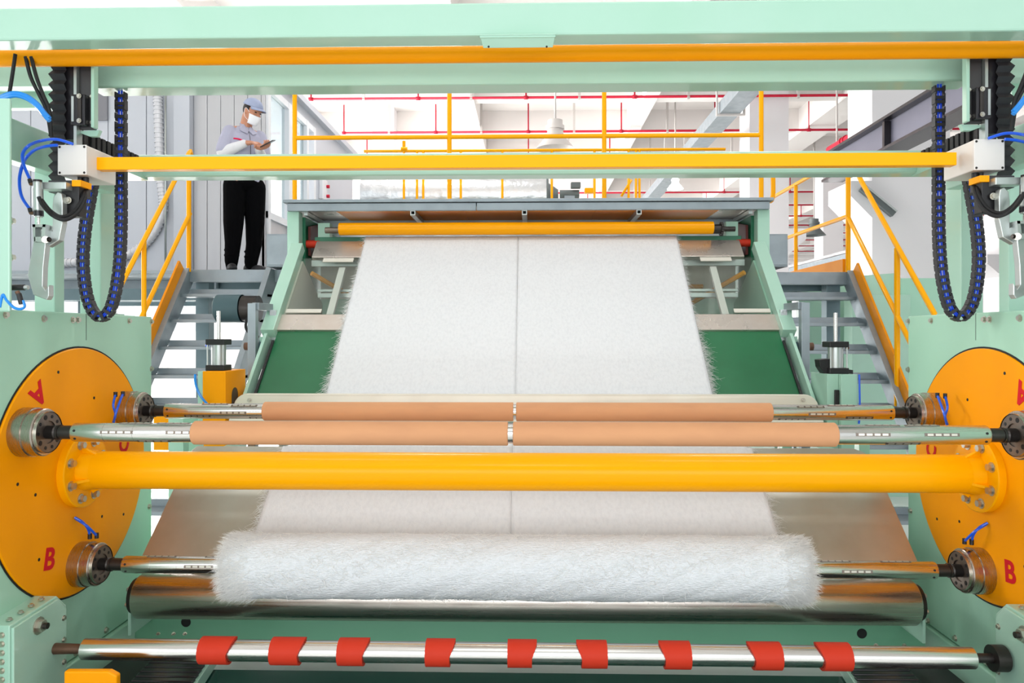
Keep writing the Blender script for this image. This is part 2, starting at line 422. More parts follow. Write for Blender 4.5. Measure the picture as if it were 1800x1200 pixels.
# ============================================================ CABIN (left, behind the worker)
t = thing('cabin', (-4.5, 9, 0.66), 'white sandwich panel cabin standing on the left deck', 'cabin')
CYF, CXS, CZ0, CZ1 = 8.2, -2.97, 0.66, 3.02
x = wx(340, CYF)
while x < CXS-0.02:
    x2 = min(x+0.155, CXS)
    MB().box(x+0.0015, x2-0.0015, CYF, CYF+0.08, CZ0, CZ1).build('ribbed_panel', 'cabin_rib', t, 0.008); x = x2
xl = wx(340, CYF)
MB().box(wx(312, CYF), xl, CYF-0.1, CYF+0.1, CZ0, CZ1).build('corner_post', 'cabin_white', t, 0.004)
xs = [wx(p, CYF) for p in (-60, 60, 195, 262, 312)]
for a, b in zip(xs, xs[1:]): MB().box(a+0.004, b-0.004, CYF-0.06, CYF+0.08, CZ0-0.02, CZ1).build('smooth_panel', 'cabin_white', t, 0.005)
MB().box(wx(150, CYF), wx(196, CYF), CYF-0.09, CYF-0.06, wz(170, 215, CYF), CZ1-0.1).build('window_pane', 'screen_dark', t)
MB().box(wx(-60, CYF), wx(312, CYF), CYF-0.1, CYF+0.1, CZ0-0.2, CZ0-0.02).build('base_beam', 'galv', t)
MB().box(-7.5, CXS+0.08, CYF-0.12, 12.4, CZ1, CZ1+0.08).build('roof_panel', 'cabin_white', t)
# side wall receding: panel, window frames, glazing, door
MB().box(CXS-0.05, CXS, 8.2, 12.3, CZ0, 1.38).build('side_panel', 'cabin_rib', t)
MB().box(CXS-0.05, CXS, 8.2, 12.3, 2.86, CZ1).build('side_header', 'cabin_white', t)
MB().box(CXS-0.05, CXS, 10.05, 12.3, 1.38, 2.86).build('side_panel', 'cabin_white', t)
for y0, y1 in ((8.22, 8.3), (8.93, 9.06), (9.66, 9.75), (9.98, 10.07)):
    MB().box(CXS-0.06, CXS+0.03, y0, y1, CZ0, 2.88).build('mullion', 'frame_white', t)
    MB().box(CXS, CXS+0.012, y1, y1+0.016, CZ0, 2.86).build('gasket', 'gasket', t)
for z in (1.38, 2.84): MB().box(CXS-0.05, CXS+0.026, 8.22, 10.05, z-0.04, z+0.038).build('rail', 'frame_white', t)
for y0, y1 in ((8.32, 8.92), (9.09, 9.66)):
    MB().box(CXS-0.03, CXS-0.022, y0, y1, 1.42, 2.8).build('glazing', 'glass', t)
MB().box(CXS, CXS+0.06, 10.3, 10.55, 1.95, 2.25).build('control_panel', 'frame_white', t, 0.01)
for z in (2.02, 2.16): MB().cyl((CXS+0.06, 10.5, z), (CXS+0.1, 10.5, z), 0.025, n=10).build('red_button', 'red_pipe', t)
# corrugated hose and conduit on the cabin
pts = [w(277, 165, 8.09), w(282, 300, 8.09), w(287, 360, 8.09), w(278, 395, 8.09), w(258, 425, 8.09), w(225, 448, 8.09), w(180, 458, 8.09), w(96, 463, 8.09)]
t = thing('ribbed_hose', pts[0], 'pale corrugated hose curving down the cabin wall behind the left stair', 'hose')
hp = MB().tube(pts, 0.045, 10, 10)
hp.build('hose_body', 'hose_corr', t)
# rings of the hose
sm = []
P = [pts[0]]+pts+[pts[-1]]
rings = MB()
for i in range(1, len(P)-2):
    L = (P[i+1]-P[i]).length; nn = max(2, int(L/0.045))
    for k in range(nn):
        tt = k/nn; p0, p1, p2, p3 = P[i-1], P[i], P[i+1], P[i+2]
        f = lambda t_: 0.5*((2*p1)+(p2-p0)*t_+(2*p0-5*p1+4*p2-p3)*t_*t_+(3*p1-p0-3*p2+p3)*t_**3)
        a = f(tt); b = f(tt+0.01); d = (b-a).normalized()
        rings.cyl(a-d*0.009, a+d*0.009, 0.053, n=10)
tag(rings.build('hose_rings', 'hose_corr', t), kind='stuff')
t = tag(MB().tube([w(291, 165, 8.05), w(291, 468, 8.05)], 0.012, 8).build('conduit', 'alu'), 'thin metal conduit running straight down the cabin wall', 'pipe')

# ============================================================ DECKS, STAIRS, HANDRAILS
DL = 0.64
t = thing('deck', (-4, 7.5, DL), 'grey steel deck under the worker at the left', 'platform')
MB().box(-6.5, -1.98, 7.05, 12.5, DL-0.03, DL).build('deck_plate', 'galv', t)
MB().box(-3.28, -1.98, 7.0, 7.06, DL-0.12, DL+0.001).build('edge_channel', 'galv', t, 0.004)
MB().box(-6.5, -3.4, 7.9, 7.96, DL-0.22, DL-0.03).build('edge_channel', 'galv', t, 0.004)
for yy in (8.0, 9.2, 10.6): MB().box(-6.5, -1.98, yy, yy+0.1, DL-0.2, DL-0.03).build('joist', 'galv_dark', t)
MB().box(-6.4, -1.98, 7.5, 7.6, DL-0.27, DL-0.15).build('joist', 'galv_dark', t)
for xx, yy in ((-3.26, 7.1), (-2.1, 7.3), (-5.0, 8.0), (-3.3, 9.6)):
    MB().box(xx, xx+0.13, yy, yy+0.13, -1.7, DL-0.1).build('leg', 'galv_dark', t, 0.004)
MB().bar((-3.2, 7.3, 0.45), (-2.1, 7.5, 0.32), 0.04, 0.04).build('brace', 'alu', t)

def handrail_tube(pts, t, r=0.021, name='rail'):
    return MB().tube(pts, r, 10).build(name, 'yellow', t)
def stair(XO, XI, ztop, label, sname):
    # XO outer stringer plane, XI inner, native (left) coordinates
    ZT = ztop
    t = thing('stair', ((XO+XI)/2, 6, -1.7), label, 'stairs')
    rise, run = 0.245, 0.2
    n = 9
    for X, m2 in ((XO, 'orange_steel'), (XI, 'galv')):
        th = 0.05 if X == XO else -0.05
        d = Vector((0, -run, -rise)).normalized(); p = Vector((0, 6.98, ZT-0.06)); e = p+d*(2.16/ (rise/math.hypot(rise, run)))
        up = Vector((0, -rise, run)).normalized()*0.1
        poly = [(X, p.y, ZT), (X, (p+up).y, (p+up).z), (X, (e+up).y, (e+up).z), (X, (e-up).y, (e-up).z), (X, (p-up).y, (p-up).z)]
        MB().prism(poly, (th*0.25, 0, 0)).build('stringer', 'galv', t)
        # flange strip of the channel, facing the front
        pu, eu = p+up, e+up
        MB().bar((X+th/2, pu.y, pu.z), (X+th/2, eu.y, eu.z), abs(th), 0.012, up=(0, -rise, run)).build('stringer_flange', 'galv', t)
        if X == XO:
            off = Vector((0, -rise, run)).normalized()*0.045
            a, b = pu+off, eu+off
            MB().bar((X-0.012, a.y, a.z), (X-0.012, b.y, b.z), 0.02, 0.12, up=(0, -rise, run)).build('kick_strip', 'orange_steel', t)
    for k in range(1, n):
        y = 7.02-run*k; z = ZT-rise*k
        mb = MB().box(XO, XI, y-0.02, y+0.2, z-0.028, z).box(XO, XI, y+0.17, y+0.2, z, z+0.055)
        o = mb.build('tread', 'galv', t, 0.002)
    return t
stair(-3.28, -2.44, DL, 'grey steel stair with orange edge leading up to the left deck', 'l')
XR = -3.28
t = thing('handrail', (XR, 7, DL), 'yellow tube handrail of the left stair', 'handrail')
a = onX(218, 490, XR); top = Vector((XR, 7.0, 1.77))
d = (a-top).normalized(); 
handrail_tube([top+Vector((0, 0.06, -0.02)), top+Vector((0, 0.03, 0.03)), top, a+d*0.5], t)
p1 = onX(334, 375, XR); p2 = onX(253, 548, XR); d2 = (p2-p1).normalized()
handrail_tube([p1, p2+d2*0.1], t)
MB().tube([(XR, 7.0, DL-0.02), (XR, 7.0, 1.77)], 0.023, 10).build('post', 'yellow', t)
pp = onX(253, 424, XR)
MB().tube([(XR, pp.y, pp.z), (XR, pp.y, pp.z-1.2)], 0.021, 10).build('post', 'yellow', t)
pp = onX(190, 560, XR)
MB().tube([(XR, pp.y, pp.z), (XR, pp.y, pp.z-1.2)], 0.021, 10).build('post', 'yellow', t)

MIR = -1
DR = 0.605
stair(-3.05, -2.25, DR, 'grey steel stair with orange edge leading up to the right deck', 'r')
MIR = 1
t = thing('deck', (2.7, 8, DR), 'small grey steel deck at the top of the right stair', 'platform')
MB().box(1.98, 3.08, 7.03, 10.0, DR-0.03, DR).build('deck_plate', 'galv', t)
MB().box(1.98, 3.08, 7.0, 7.05, DR-0.12, DR+0.001).build('edge_channel', 'galv', t, 0.004)
MB().box(3.04, 3.09, 7.05, 10.0, DR-0.12, DR).build('edge_channel', 'galv', t)
MB().box(3.02, 3.08, 7.05, 10.0, DR, DR+0.13).build('toe_board', 'orange_steel', t)
for yy in (7.3, 8.3, 9.4): MB().box(2.0, 3.04, yy, yy+0.08, DR-0.16, DR-0.03).build('joist', 'galv_dark', t)
for xx, yy in ((2.88, 7.08), (2.1, 7.4)): MB().box(xx, xx+0.13, yy, yy+0.13, -1.7, DR-0.1).build('leg', 'galv_dark', t, 0.004)
XR = 3.05
t = thing('handrail', (XR, 7, DR), 'yellow tube handrail of the right stair and its deck', 'handrail')
zt = 1.72; zm = 1.16
tp = Vector((XR, 7.0, zt))
e = onX(1625, 520, XR); e0 = onX(1515, 320, XR); d = (e-e0).normalized()
handrail_tube([(XR, 10, zt), (XR, 7.0, zt), e0, e+d*0.3], t)
m1 = onX(1490, 380, XR); m2 = onX(1587, 575, XR); d = (m2-m1).normalized()
handrail_tube([(XR, 9.9, zm), m1, m2+d*0.2], t)
MB().tube([(XR, 7.0, DR), (XR, 7.0, zt)], 0.023, 10).build('post', 'yellow', t)
for y in (8.36, 9.9): MB().tube([(XR, y, DR), (XR, y, zt)], 0.021, 10).build('post', 'yellow', t)
pp = onX(1577, 436, XR)
MB().tube([(XR, pp.y, pp.z), (XR, pp.y, pp.z-1.3)], 0.023, 10).build('post', 'yellow', t)
# rails on top of the crosslapper
t = thing('guard_rail', (0, 6.6, 1.0), 'yellow tube guard rail standing on top of the grey roof', 'guard rail')
gx = [wx(p, 6.6) for p in (518, 790, 1062, 1338)]
for x in gx: MB().tube([(x, 6.6, 1.0), (x, 6.6, 2.35)], 0.021, 10).build('post', 'yellow', t)
for z in (wz(900, 240, 6.6), 2.35):
    MB().tube([(gx[0], 6.6, z), (gx[-1], 6.6, z)], 0.02, 10).build('rail', 'yellow', t)
MB().box(-1.92, 1.92, 6.3, 8.8, 0.94, 1.0).build('roof_deck', 'galv', t)
t = thing('guard_rail', (0, 9.8, 1.0), 'thin yellow far guard rail with small valves seen behind the roof', 'guard rail')
for p in (710, 733, 744, 810, 883, 970, 1045, 1105, 1118, 1124): MB().tube([(wx(p, 9.8), 9.8, 1.0), (wx(p, 9.8), 9.8, 2.5)], 0.017, 8).build('post', 'yellow', t)
MB().tube([(wx(640, 9.8), 9.8, 2.49), (wx(1275, 9.8), 9.8, 2.49)], 0.02, 8).build('rail', 'yellow', t)
MB().tube([w(1092, 345, 9.8), w(1110, 316, 9.8)], 0.017, 8).build('rail', 'yellow', t)
MB().box(-2.0, 2.0, 9.6, 10, 0.9, 1.0).box(-1.9, -1.8, 9.7, 9.9, -1.7, 0.9).box(1.8, 1.9, 9.7, 9.9, -1.7, 0.9).build('base_beam', 'green', t)
MB().tube([w(710, 262, 9.7), w(710, 248, 9.7)], 0.022, 10).cyl(w(705, 262, 9.7), w(716, 262, 9.7), 0.03).build('valve', 'yellow', t)
# right corner tubes by the deck
t = thing('bent_tube', w(1344, 350, 7.6), 'bent yellow tube between the roof and the right deck', 'tube')
MB().tube([w(1339, 310, 7.6), w(1339, 350, 7.6)], 0.02, 8).build('straight_tube', 'yellow', t)
MB().tube([w(1359, 312, 7.6), w(1359, 340, 7.6), w(1356, 352, 7.6), w(1346, 360, 7.6), w(1344, 420, 7.6), w(1344, 480, 7.6)], 0.024, 8, 6).build('curved_tube', 'yellow', t)
# equipment seen over the roof
t = thing('ventilation_duct', w(640, 350, 11), 'foil wrapped round duct lying behind the far yellow rail', 'duct')
MB().cyl(w(640, 345, 11), w(960, 345, 11), 0.3, n=32).build('duct_body', 'foil', t)
for p_ in (660, 940): MB().box(wx(p_, 11), wx(p_, 11)+0.1, 10.95, 11.05, -1.7, wz(0, 350, 11)-0.2).build('stand', 'galv', t)
MB().lathe(w(960, 345, 11), (1, 0, 0), [(0, 0.31), (0.03, 0.31), (0.03, 0.2), (0.18, 0.1)], 24).build('end_cap', 'motor_grey', t)
t = thing('motor', w(990, 345, 10.6), 'small dark grey gear motor above the middle of the roof', 'motor')
MB().cyl(w(984, 341, 10.6), w(1018, 341, 10.6), 0.06, n=16).build('motor_body', 'motor_grey', t)
MB().box(wx(992, 10.6), wx(1010, 10.6), 10.55, 10.65, -1.7, wz(0, 346, 10.6)).build('stand', 'galv', t)
MB().box(wx(1003, 10.6), wx(1020, 10.6), 10.5, 10.6, wz(0, 337, 10.6), wz(0, 327, 10.6)).build('terminal_box', 'motor_grey', t, 0.01)
MB().box(wx(1027, 10.6), wx(1042, 10.6), 10.5, 10.6, wz(0, 346, 10.6), wz(0, 337, 10.6)).build('coupling_guard', 'yellow', t, 0.01)

# grey cabinets standing either side of the roof frame
for (x0, x1, lab) in ((468, 511, 'grey sheet metal box beside the worker\'s shoes'), (1343, 1385, 'grey sheet metal box on the right deck by the white pillar')):
    t = thing('metal_box', w(x0, 470, 6.9), lab, 'box')
    y = 6.9
    MB().box(wx(x0, y), wx(x1, y), y, y+0.4, wz(x0, 469, y), wz(x0, 411, y)).build('housing', 'galv', t, 0.006)
    MB().box(wx(x0, y)+0.012, wx(x1, y)-0.012, y-0.008, y, wz(x0, 466, y), wz(x0, 414, y)).build('cover', 'galv', t, 0.003)
# green cabinet right of the right stair
t = thing('machine_cabinet', (3.6, 7.6, -1.7), 'tall light green cabinet behind the right stair', 'cabinet')
cz = 0.64
MB().prism([(3.1, 8.4, -1.7), (3.1, 8.4, wz(1515, 492, 8.4)), (3.98, 8.0, wz(1600, 480, 8.0)), (3.98, 8.0, -1.7)], (0.15, 0.5, 0)).build('side_panel', 'green', t)
MB().box(4.0, 4.6, 7.9, 8.6, -1.7, wz(1603, 490, 8)).build('front_panel', 'green_panel', t)
t = thing('machine_cabinet', (3.0, 7.0, -1.7), 'low green cabinet seen between the treads of the right stair', 'cabinet')
MB().box(wx(1498, 7.8), wx(1600, 7.8), 7.8, 8.0, -1.7, wz(0, 520, 7.8)).build('front_panel', 'green', t)
MB().box(wx(1375, 8.8), wx(1392, 8.8), 8.8, 8.9, -1.7, wz(0, 500, 8.8)).build('post', 'green', t)

# motors and small things under the decks
t = thing('blower_motor', w(380, 570, 6.4), 'dark teal cylindrical blower hanging under the left deck', 'motor')
a, b = w(380, 542, 6.5), w(428, 542, 6.5)
MB().lathe(a, b-a, [(0, 0), (0, 0.10), (0.02, 0.125), (0.24, 0.125)], 28).build('motor_body', 'motor_teal', t)
MB().lathe(b, b-a, [(0, 0.115), (0.14, 0.115), (0.14, 0.0)], 28).build('end_bell', 'dark_steel', t)
MB().tube([w(438, 545, 6.45), w(432, 575, 6.4), w(445, 590, 6.4), w(455, 592, 6.4)], 0.012, 8, 6).build('cable', 'black_rubber', t)
t = thing('gear_unit', w(1395, 620, 9), 'brown gear unit far below the right deck', 'gear unit')
MB().box(wx(1390, 9), wx(1425, 9), 9, 9.3, wz(0, 605, 9), wz(0, 596, 9)).box(wx(1390, 9), wx(1425, 9), 9, 9.3, wz(0, 622, 9), wz(0, 613, 9)).build('housing', 'brown_unit', t, 0.005)
MB().box(wx(1396, 9), wx(1420, 9), 9.02, 9.28, -1.7, wz(0, 622, 9)).box(wx(1396, 9), wx(1420, 9), 9.02, 9.28, wz(0, 613, 9), wz(0, 605, 9)).build('stand', 'galv', t)
t = thing('spool_rack', w(1440, 640, 14), 'far rack with two brown striped columns below the right stair', 'rack')
for p in (1440, 1454):
    MB().box(wx(p, 14), wx(p+4, 14), 14, 14.1, -1.7, wz(0, 573, 14)).build('upright', 'brown_unit', t)
MB().box(wx(1425, 14), wx(1470, 14), 14, 14.1, wz(0, 602, 14), wz(0, 598, 14)).build('shelf', 'frame_white', t)
# ============================================================ CROSSLAPPER (far unit)
# everything lies on one 46 degree plane: z = 1.04 y - 5.32
def PZp(y, off=0.0): return 1.04*y-5.32+off
PN = Vector((0, -1.04, 1)).normalized()
def slab(mb, x0, x1, y0, y1, off, th):
    # slab on the inclined plane, off above the plane along its normal
    c = [Vector((x0, y0, PZp(y0))), Vector((x1, y0, PZp(y0))), Vector((x1, y1, PZp(y1))), Vector((x0, y1, PZp(y1)))]
    return mb.prism([p+PN*(off-th) for p in c], PN*th)
t = thing('infeed_frame', (0, 5.6, -1.7), 'light green frame with a grey roof over the far end of the fibre web', 'machine frame')
INFEED = t
slab(MB(), -1.78, 1.78, 4.66, 5.17, -0.03, 0.02).build('bed_plate', 'green_bed', t)
slab(MB(), -1.80, 1.80, 5.165, 5.275, -0.012, 0.03).build('lower_strip', 'stainless_strip', t, 0.004)
slab(MB(), -1.70, 1.70, 5.72, 5.86, -0.012, 0.03).build('upper_strip', 'stainless_strip', t, 0.004)
slab(MB(), -1.775, 1.775, 5.28, 5.715, -0.018, 0.008).build('acrylic_window', 'acrylic', t)
for x in (-1.6, 1.35): 
    slab(MB(), x, x+0.24, 5.68, 5.71, -0.008, 0.008).build('clamp_strip', 'beige_inside', t)
for x in (-1.76, 1.5):
    slab(MB(), x, x+0.26, 5.285, 5.31, -0.008, 0.008).build('clamp_strip', 'beige_inside', t)
for s in (-1, 1):
    MIR = -s
    # rails along the slope
    a = Vector((-1.83, 5.13, PZp(5.13))); b = Vector((-1.83, 5.80, PZp(5.80)))
    MB().bar(a, b, 0.095, 0.08, up=PN).build('slope_rail', 'green', t, 0.004)
    MB().bar(Vector((-1.85, 5.13, PZp(5.13)-0.02)), Vector((-1.85, 5.13, PZp(5.13)-0.25)), 0.05, 0.08, up=(0, 1, 0)).build('rail_foot', 'green', t)
    a = Vector((-1.83, 4.6, PZp(4.6, -0.02))); b = Vector((-1.83, 5.12, PZp(5.12, -0.02)))
    MB().bar(a, b, 0.022, 0.1, up=PN).build('lower_rail', 'green', t, 0.002)
    a = Vector((-1.787, 4.6, PZp(4.6, -0.05))); b = Vector((-1.787, 5.12, PZp(5.12, -0.05)))
    MB().bar(a, b, 0.016, 0.04, up=PN).build('seal_strip', 'black', t)
    MB().box(-1.925, -1.83, 5.82, 5.92, -1.7, 1.0).build('corner_post', 'green', t, 0.004)
    MB().prism([(-1.84, 5.93, 0.2), (-1.84, 5.93, 0.97), (-1.84, 6.9, 0.97), (-1.84, 6.9, 0.2)], (0.03, 0, 0)).build('side_plate', 'green_dark', t)
    MB().prism([(-1.80, 5.97, 0.66), (-1.80, 5.97, 0.90), (-1.80, 6.3, 0.97), (-1.80, 6.3, 0.66)], (0.02, 0, 0)).build('cover', 'maroon', t)
    MB().bar((-1.78, 5.84, 0.985), (-1.78, 6.7, 0.985), 0.03, 0.03).build('roof_arm', 'alu', t)
    MB().cyl((-1.83, 5.97, 0.755), (-1.70, 5.97, 0.755), 0.032).build('drive_shaft', 'red_sleeve', t)
    MB().box(-1.72, -1.62, 5.97, 6.05, 0.70, 0.93).build('bearing_bracket', 'green', t, 0.004)
    # side walls inside the window bay
    MB().prism([(-1.79, 5.24, PZp(5.24)-0.06), (-1.79, 5.74, PZp(5.74)-0.06), (-1.79, 6.4, 0.2), (-1.79, 6.4, -0.9), (-1.79, 5.24, -0.9)], (0.02, 0, 0)).build('bay_wall', 'beige_inside' if s < 0 else 'green', t)
    MB().bar((-1.45, 5.72, PZp(5.72)-0.10), (-1.45, 5.26, PZp(5.26)-0.10), 0.05, 0.03, up=PN).build('bay_brace', 'box_white', t)
    MB().bar((-1.36, 5.6, -0.1), (-1.78, 5.3, -0.1), 0.02, 0.02).build('bay_rod', 'box_white', t)
    MB().cyl((-1.84, 5.14, PZp(5.14)-0.1), (-2.0, 5.14, PZp(5.14)-0.1), 0.028).build('stub_shaft', 'rust_steel', t)
    MB().cyl((-1.845, 5.14, PZp(5.14)-0.1), (-1.88, 5.14, PZp(5.14)-0.1), 0.06).build('bearing_cap', 'motor_teal', t)
    MB().box(-1.96, -1.86, 5.9, 5.93, 0.32, 0.335).build('lug_plate', 'green', t)
MIR = 1
MB().box(-1.79, 1.79, 5.3, 6.4, -0.55, -0.52).build('bay_floor', 'green', t)
MB().box(-1.79, 1.79, 6.3, 6.33, 0.32, 0.72).build('bay_back', 'beige_inside', t)
MB().box(-1.79, 1.79, 6.28, 6.31, -0.52, 0.32).build('bay_back', 'green', t)
MB().box(-1.62, 1.62, 5.62, 5.66, 0.295, 0.33).box(-1.62, 1.62, 5.62, 5.66, 0.34, 0.36).build('bay_crossbar', 'alu', t, 0.003)
MB().box(-1.74, 1.74, 5.86, 5.9, 0.56, 0.61).build('bay_crossbar', 'alu', t, 0.003)
MB().tube([(-1.72, 5.8, 0.5), (-1.4, 6.2, 0.28), (-1.3, 6.25, 0.26), (1.3, 6.25, 0.26), (1.4, 6.2, 0.28), (1.72, 5.8, 0.5)], 0.02, 8).build('guard_tube', 'yellow_tube', t)
MB().tube([(-1.5, 6.25, 0.42), (1.5, 6.25, 0.42)], 0.02, 8).build('guard_tube', 'yellow_tube', t)
MB().box(-1.74, 1.74, 5.95, 6.0, 0.765, 0.81).build('front_ledge', 'green_dark', t, 0.003)
# roof
MB().box(-1.90, 1.90, 5.80, 6.35, 1.005, 1.03).build('roof_soffit', 'stainless_strip', t)
for a_, b_ in ((-1.53, -0.5), (-0.497, 0.55), (0.553, 1.53)): MB().box(a_, b_, 5.815, 6.35, 0.999, 1.004).build('soffit_panel', 'yellow_disc', t)  # added panels: the soffit's orange reflection put in as flat colour
MB().box(-1.91, -0.4, 5.775, 5.81, 0.995, 1.055).box(-0.395, 1.91, 5.775, 5.81, 0.995, 1.055).build('roof_fascia', 'galv', t, 0.003)
MB().box(-1.94, 1.94, 5.76, 6.6, 1.06, 1.085).build('roof_sheet', 'galv', t, 0.003)
MB().box(-1.3, 1.3, 6.6, 6.7, 1.0, 1.16).build('ridge_beam', 'green', t)
for px in (727, 922, 1122):
    x = wx(px, 5.82)
    mb = MB().box(x-0.02, x+0.02, 5.78, 6.45, 0.958, 0.966).box(x-0.02, x+0.02, 5.78, 6.45, 0.99, 0.998).box(x-0.02, x-0.013, 5.78, 6.45, 0.966, 0.99).box(x+0.013, x+0.02, 5.78, 6.45, 0.966, 0.99)
    mb.build('roof_tube', 'alu', t)
# deflector roller
RY, RZ = 5.86, 0.862
t = thing('deflector_roller', (0, RY, RZ), 'long yellow roller under the grey roof at the top of the web', 'roller')
MB().lathe((wx(597, RY), RY, RZ), (1, 0, 0), [(0, 0), (0, 0.05), (wx(1253, RY)-wx(597, RY), 0.05), (wx(1253, RY)-wx(597, RY), 0)], 32).build('roller_body', 'yellow_tube', t)
MB().cyl((wx(572, RY), RY, RZ-0.01), (wx(597, RY), RY, RZ-0.01), 0.025).build('journal', 'steel_face', t)
MB().cyl((wx(1253, RY), RY, RZ-0.01), (wx(1292, RY), RY, RZ-0.01), 0.02).cyl((wx(1253, RY), RY, RZ-0.01), (wx(1268, RY), RY, RZ-0.01), 0.038).build('journal', 'dark_steel', t)
gm = MB().cyl((wx(1266, RY), RY, RZ-0.01), (wx(1270, RY), RY, RZ-0.01), 0.045)
for k in range(16):
    a = 2*PI*k/16; c = Vector((wx(1268, RY), RY+math.cos(a)*0.05, RZ-0.01+math.sin(a)*0.05))
    gm.box(c.x-0.009, c.x+0.009, c.y-0.006, c.y+0.006, c.z-0.006, c.z+0.006)
gm.build('sprocket', 'dark_steel', t)

# ============================================================ FIBRE WEB
def path_mesh(path, x0, x1, th, nx=60, amp=0.0005, seed=0, gap=0):
    # densify the path
    P = [Vector((0, a, b)) for a, b in path]
    D = []
    for p, q in zip(P, P[1:]):
        n = max(1, int((q-p).length/0.06))
        for k in range(n): D.append(p.lerp(q, k/n))
    D.append(P[-1])
    rnd = random.Random(seed)
    vs, fs = [], []
    N = []
    for i in range(len(D)):
        d = (D[min(i+1, len(D)-1)]-D[max(0, i-1)]).normalized(); N.append(Vector((0, -d.z, d.y)))
    for sgn in (0, 1):
        for i, p in enumerate(D):
            for j in range(nx+1):
                g_ = 0.0014*max(0.05, 1-i/len(D)*1.7)
                xa_ = x0+(g_ if gap > 0 else 0); xb_ = x1-(g_ if gap < 0 else 0)
                x = xa_+(xb_-xa_)*j/nx
                wv = amp*(math.sin(i*0.9+math.sin(j*0.35)*1.5)+math.sin(j*1.3+i*0.31))*0.6
                q = Vector((x, p.y, p.z))+N[i]*(wv-(th if sgn else 0))
                vs.append(q)
    m = nx+1; n = len(D); T = n*m
    for i in range(n-1):
        for j in range(nx):
            fs.append((i*m+j, i*m+j+1, (i+1)*m+j+1, (i+1)*m+j))
            fs.append((T+i*m+j, T+(i+1)*m+j, T+(i+1)*m+j+1, T+i*m+j+1))
    for i in range(n-1):
        fs.append((i*m, (i+1)*m, T+(i+1)*m, T+i*m)); fs.append((i*m+nx, T+i*m+nx, T+(i+1)*m+nx, (i+1)*m+nx))
    mb = MB(); mb.v = vs; mb.f = fs; mb.s = [True]*len(fs)
    return mb, D, N
XL, XM, XRR = -1.305, -0.067, 1.205
path = [(6.9, 0.80), (5.96, 0.805), (5.90, 0.80), (4.78, PZp(4.78)), (4.62, -0.50), (4.50, -0.585), (4.1, -0.605), (3.95, -0.612), (3.90, -0.60), (3.40, -1.053), (3.35, -1.10)]
t = thing('fibre_web', (0, 4.8, -0.3), 'wide white sheet of loose fibre running down the inclined bed', 'fibre web')
for a, b, gp in ((XL, XM, -1), (XM, XRR, 1)):
    mb, D, N = path_mesh(path, a, b, 0.006, gap=gp)
    mb.build('web_strip', 'fibre', t, weld=False)
rnd = random.Random(3)
def strands_edge(D, N, x, s, n, lo, hi):
    out = []
    tot = [0]
    for p, q in zip(D, D[1:]): tot.append(tot[-1]+(q-p).length)
    for _ in range(n):
        u = rnd.uniform(1.0, tot[-1])
        i = max(k for k in range(len(tot)) if tot[k] <= u and k < len(D)-1)
        f = (u-tot[i])/(tot[i+1]-tot[i]+1e-9)
        p = D[i].lerp(D[i+1], f)
        dd = (D[i+1]-D[i]).normalized(); nn = N[i]
        # clumps: length varies slowly along the edge
        L = rnd.uniform(lo, hi)*(1.5 if 2.2 < u < 3.1 else 1)*(0.45+0.9*abs(math.sin(u*3.1+s))+0.5*(rnd.random()**4)*2)
        base = Vector((x-s*rnd.uniform(0, 0.02), p.y, p.z))+nn*rnd.uniform(-0.004, 0.006)
        ang = rnd.gauss(0, 0.7)
        dr = Vector((s*math.cos(ang), 0, 0))+dd*math.sin(ang)+nn*rnd.uniform(-0.02, 0.3)
        bend = dd*rnd.uniform(-0.7, 0.9)+nn*rnd.uniform(-0.15, 0.4)
        pts = [base+dr*(L*k/3)+bend*(L*(k/3)**2*0.5) for k in range(4)]
        out.append(pts)
    return out
st = strands_edge(D, N, XL, -1, 2600, 0.012, 0.045)+strands_edge(D, N, XRR, 1, 2600, 0.012, 0.045)
tag(hair_mesh(st, 0.0011).build('loose_fibres', 'fibre_hair', t, weld=False), kind='stuff')

# cream guide plate in front of the web
t = thing('guide_plate', (0, 4.55, -0.55), 'long cream metal guide plate with rounded corners across the web', 'guide plate')
hw0, hw1 = wx(410, 4.55), wx(1440, 4.55)
zt = wz(900, 693, 4.55); r = 0.09
poly = []
for k in range(7):
    a = PI/2*k/6; poly.append(Vector((hw0+r-r*math.cos(a), 4.55, zt-r+r*math.sin(a))))
for k in range(7):
    a = PI/2*k/6; poly.append(Vector((hw1-r+r*math.sin(a), 4.55, zt-r+r*math.cos(a))))
poly += [Vector((hw1+0.01, 4.50, -0.53)), Vector((hw0-0.01, 4.50, -0.53))]
MB().prism(poly, (0, 0.012, 0.004)).build('plate', 'cream_plate', t, 0.003)
for px in (438, 1412): bolt(t, w(px, 703, 4.545), (0, -1, 0.1), 0.008, m='stainless_strip')
MB().box(hw0+0.03, hw1-0.03, 4.55, 4.6, -0.62, -0.53).build('support_bar', 'green', t)

# ============================================================ WINDER BED
t = thing('ramp_plate', (0, 3.65, -0.85), 'stained stainless steel ramp under the web in front of the winder', 'ramp')
a0, a1 = onX(335, 790, -1.81), None
RT, RB = Vector((0, 3.93, -0.592)), Vector((0, 3.40, -1.072))
rn = Vector((0, -(RT.z-RB.z), RT.y-RB.y)).normalized()
pl = [Vector((-1.83, RB.y, RB.z)), Vector((1.83, RB.y, RB.z)), Vector((1.83, RT.y-0.06, RT.z-0.055)), Vector((1.80, RT.y-0.02, RT.z-0.018)), Vector((1.75, RT.y, RT.z)), Vector((-1.79, RT.y, RT.z)), Vector((-1.81, RT.y-0.02, RT.z-0.018))]
MB().prism([p-rn*0.012 for p in pl], rn*-0.01).build('plate', 'stainless_plate', t, 0.002)
for px in (365, 420, 1455, 1395): 
    bolt(t, Vector((wx(px, 3.9), 3.895, -0.635)), rn, 0.009)
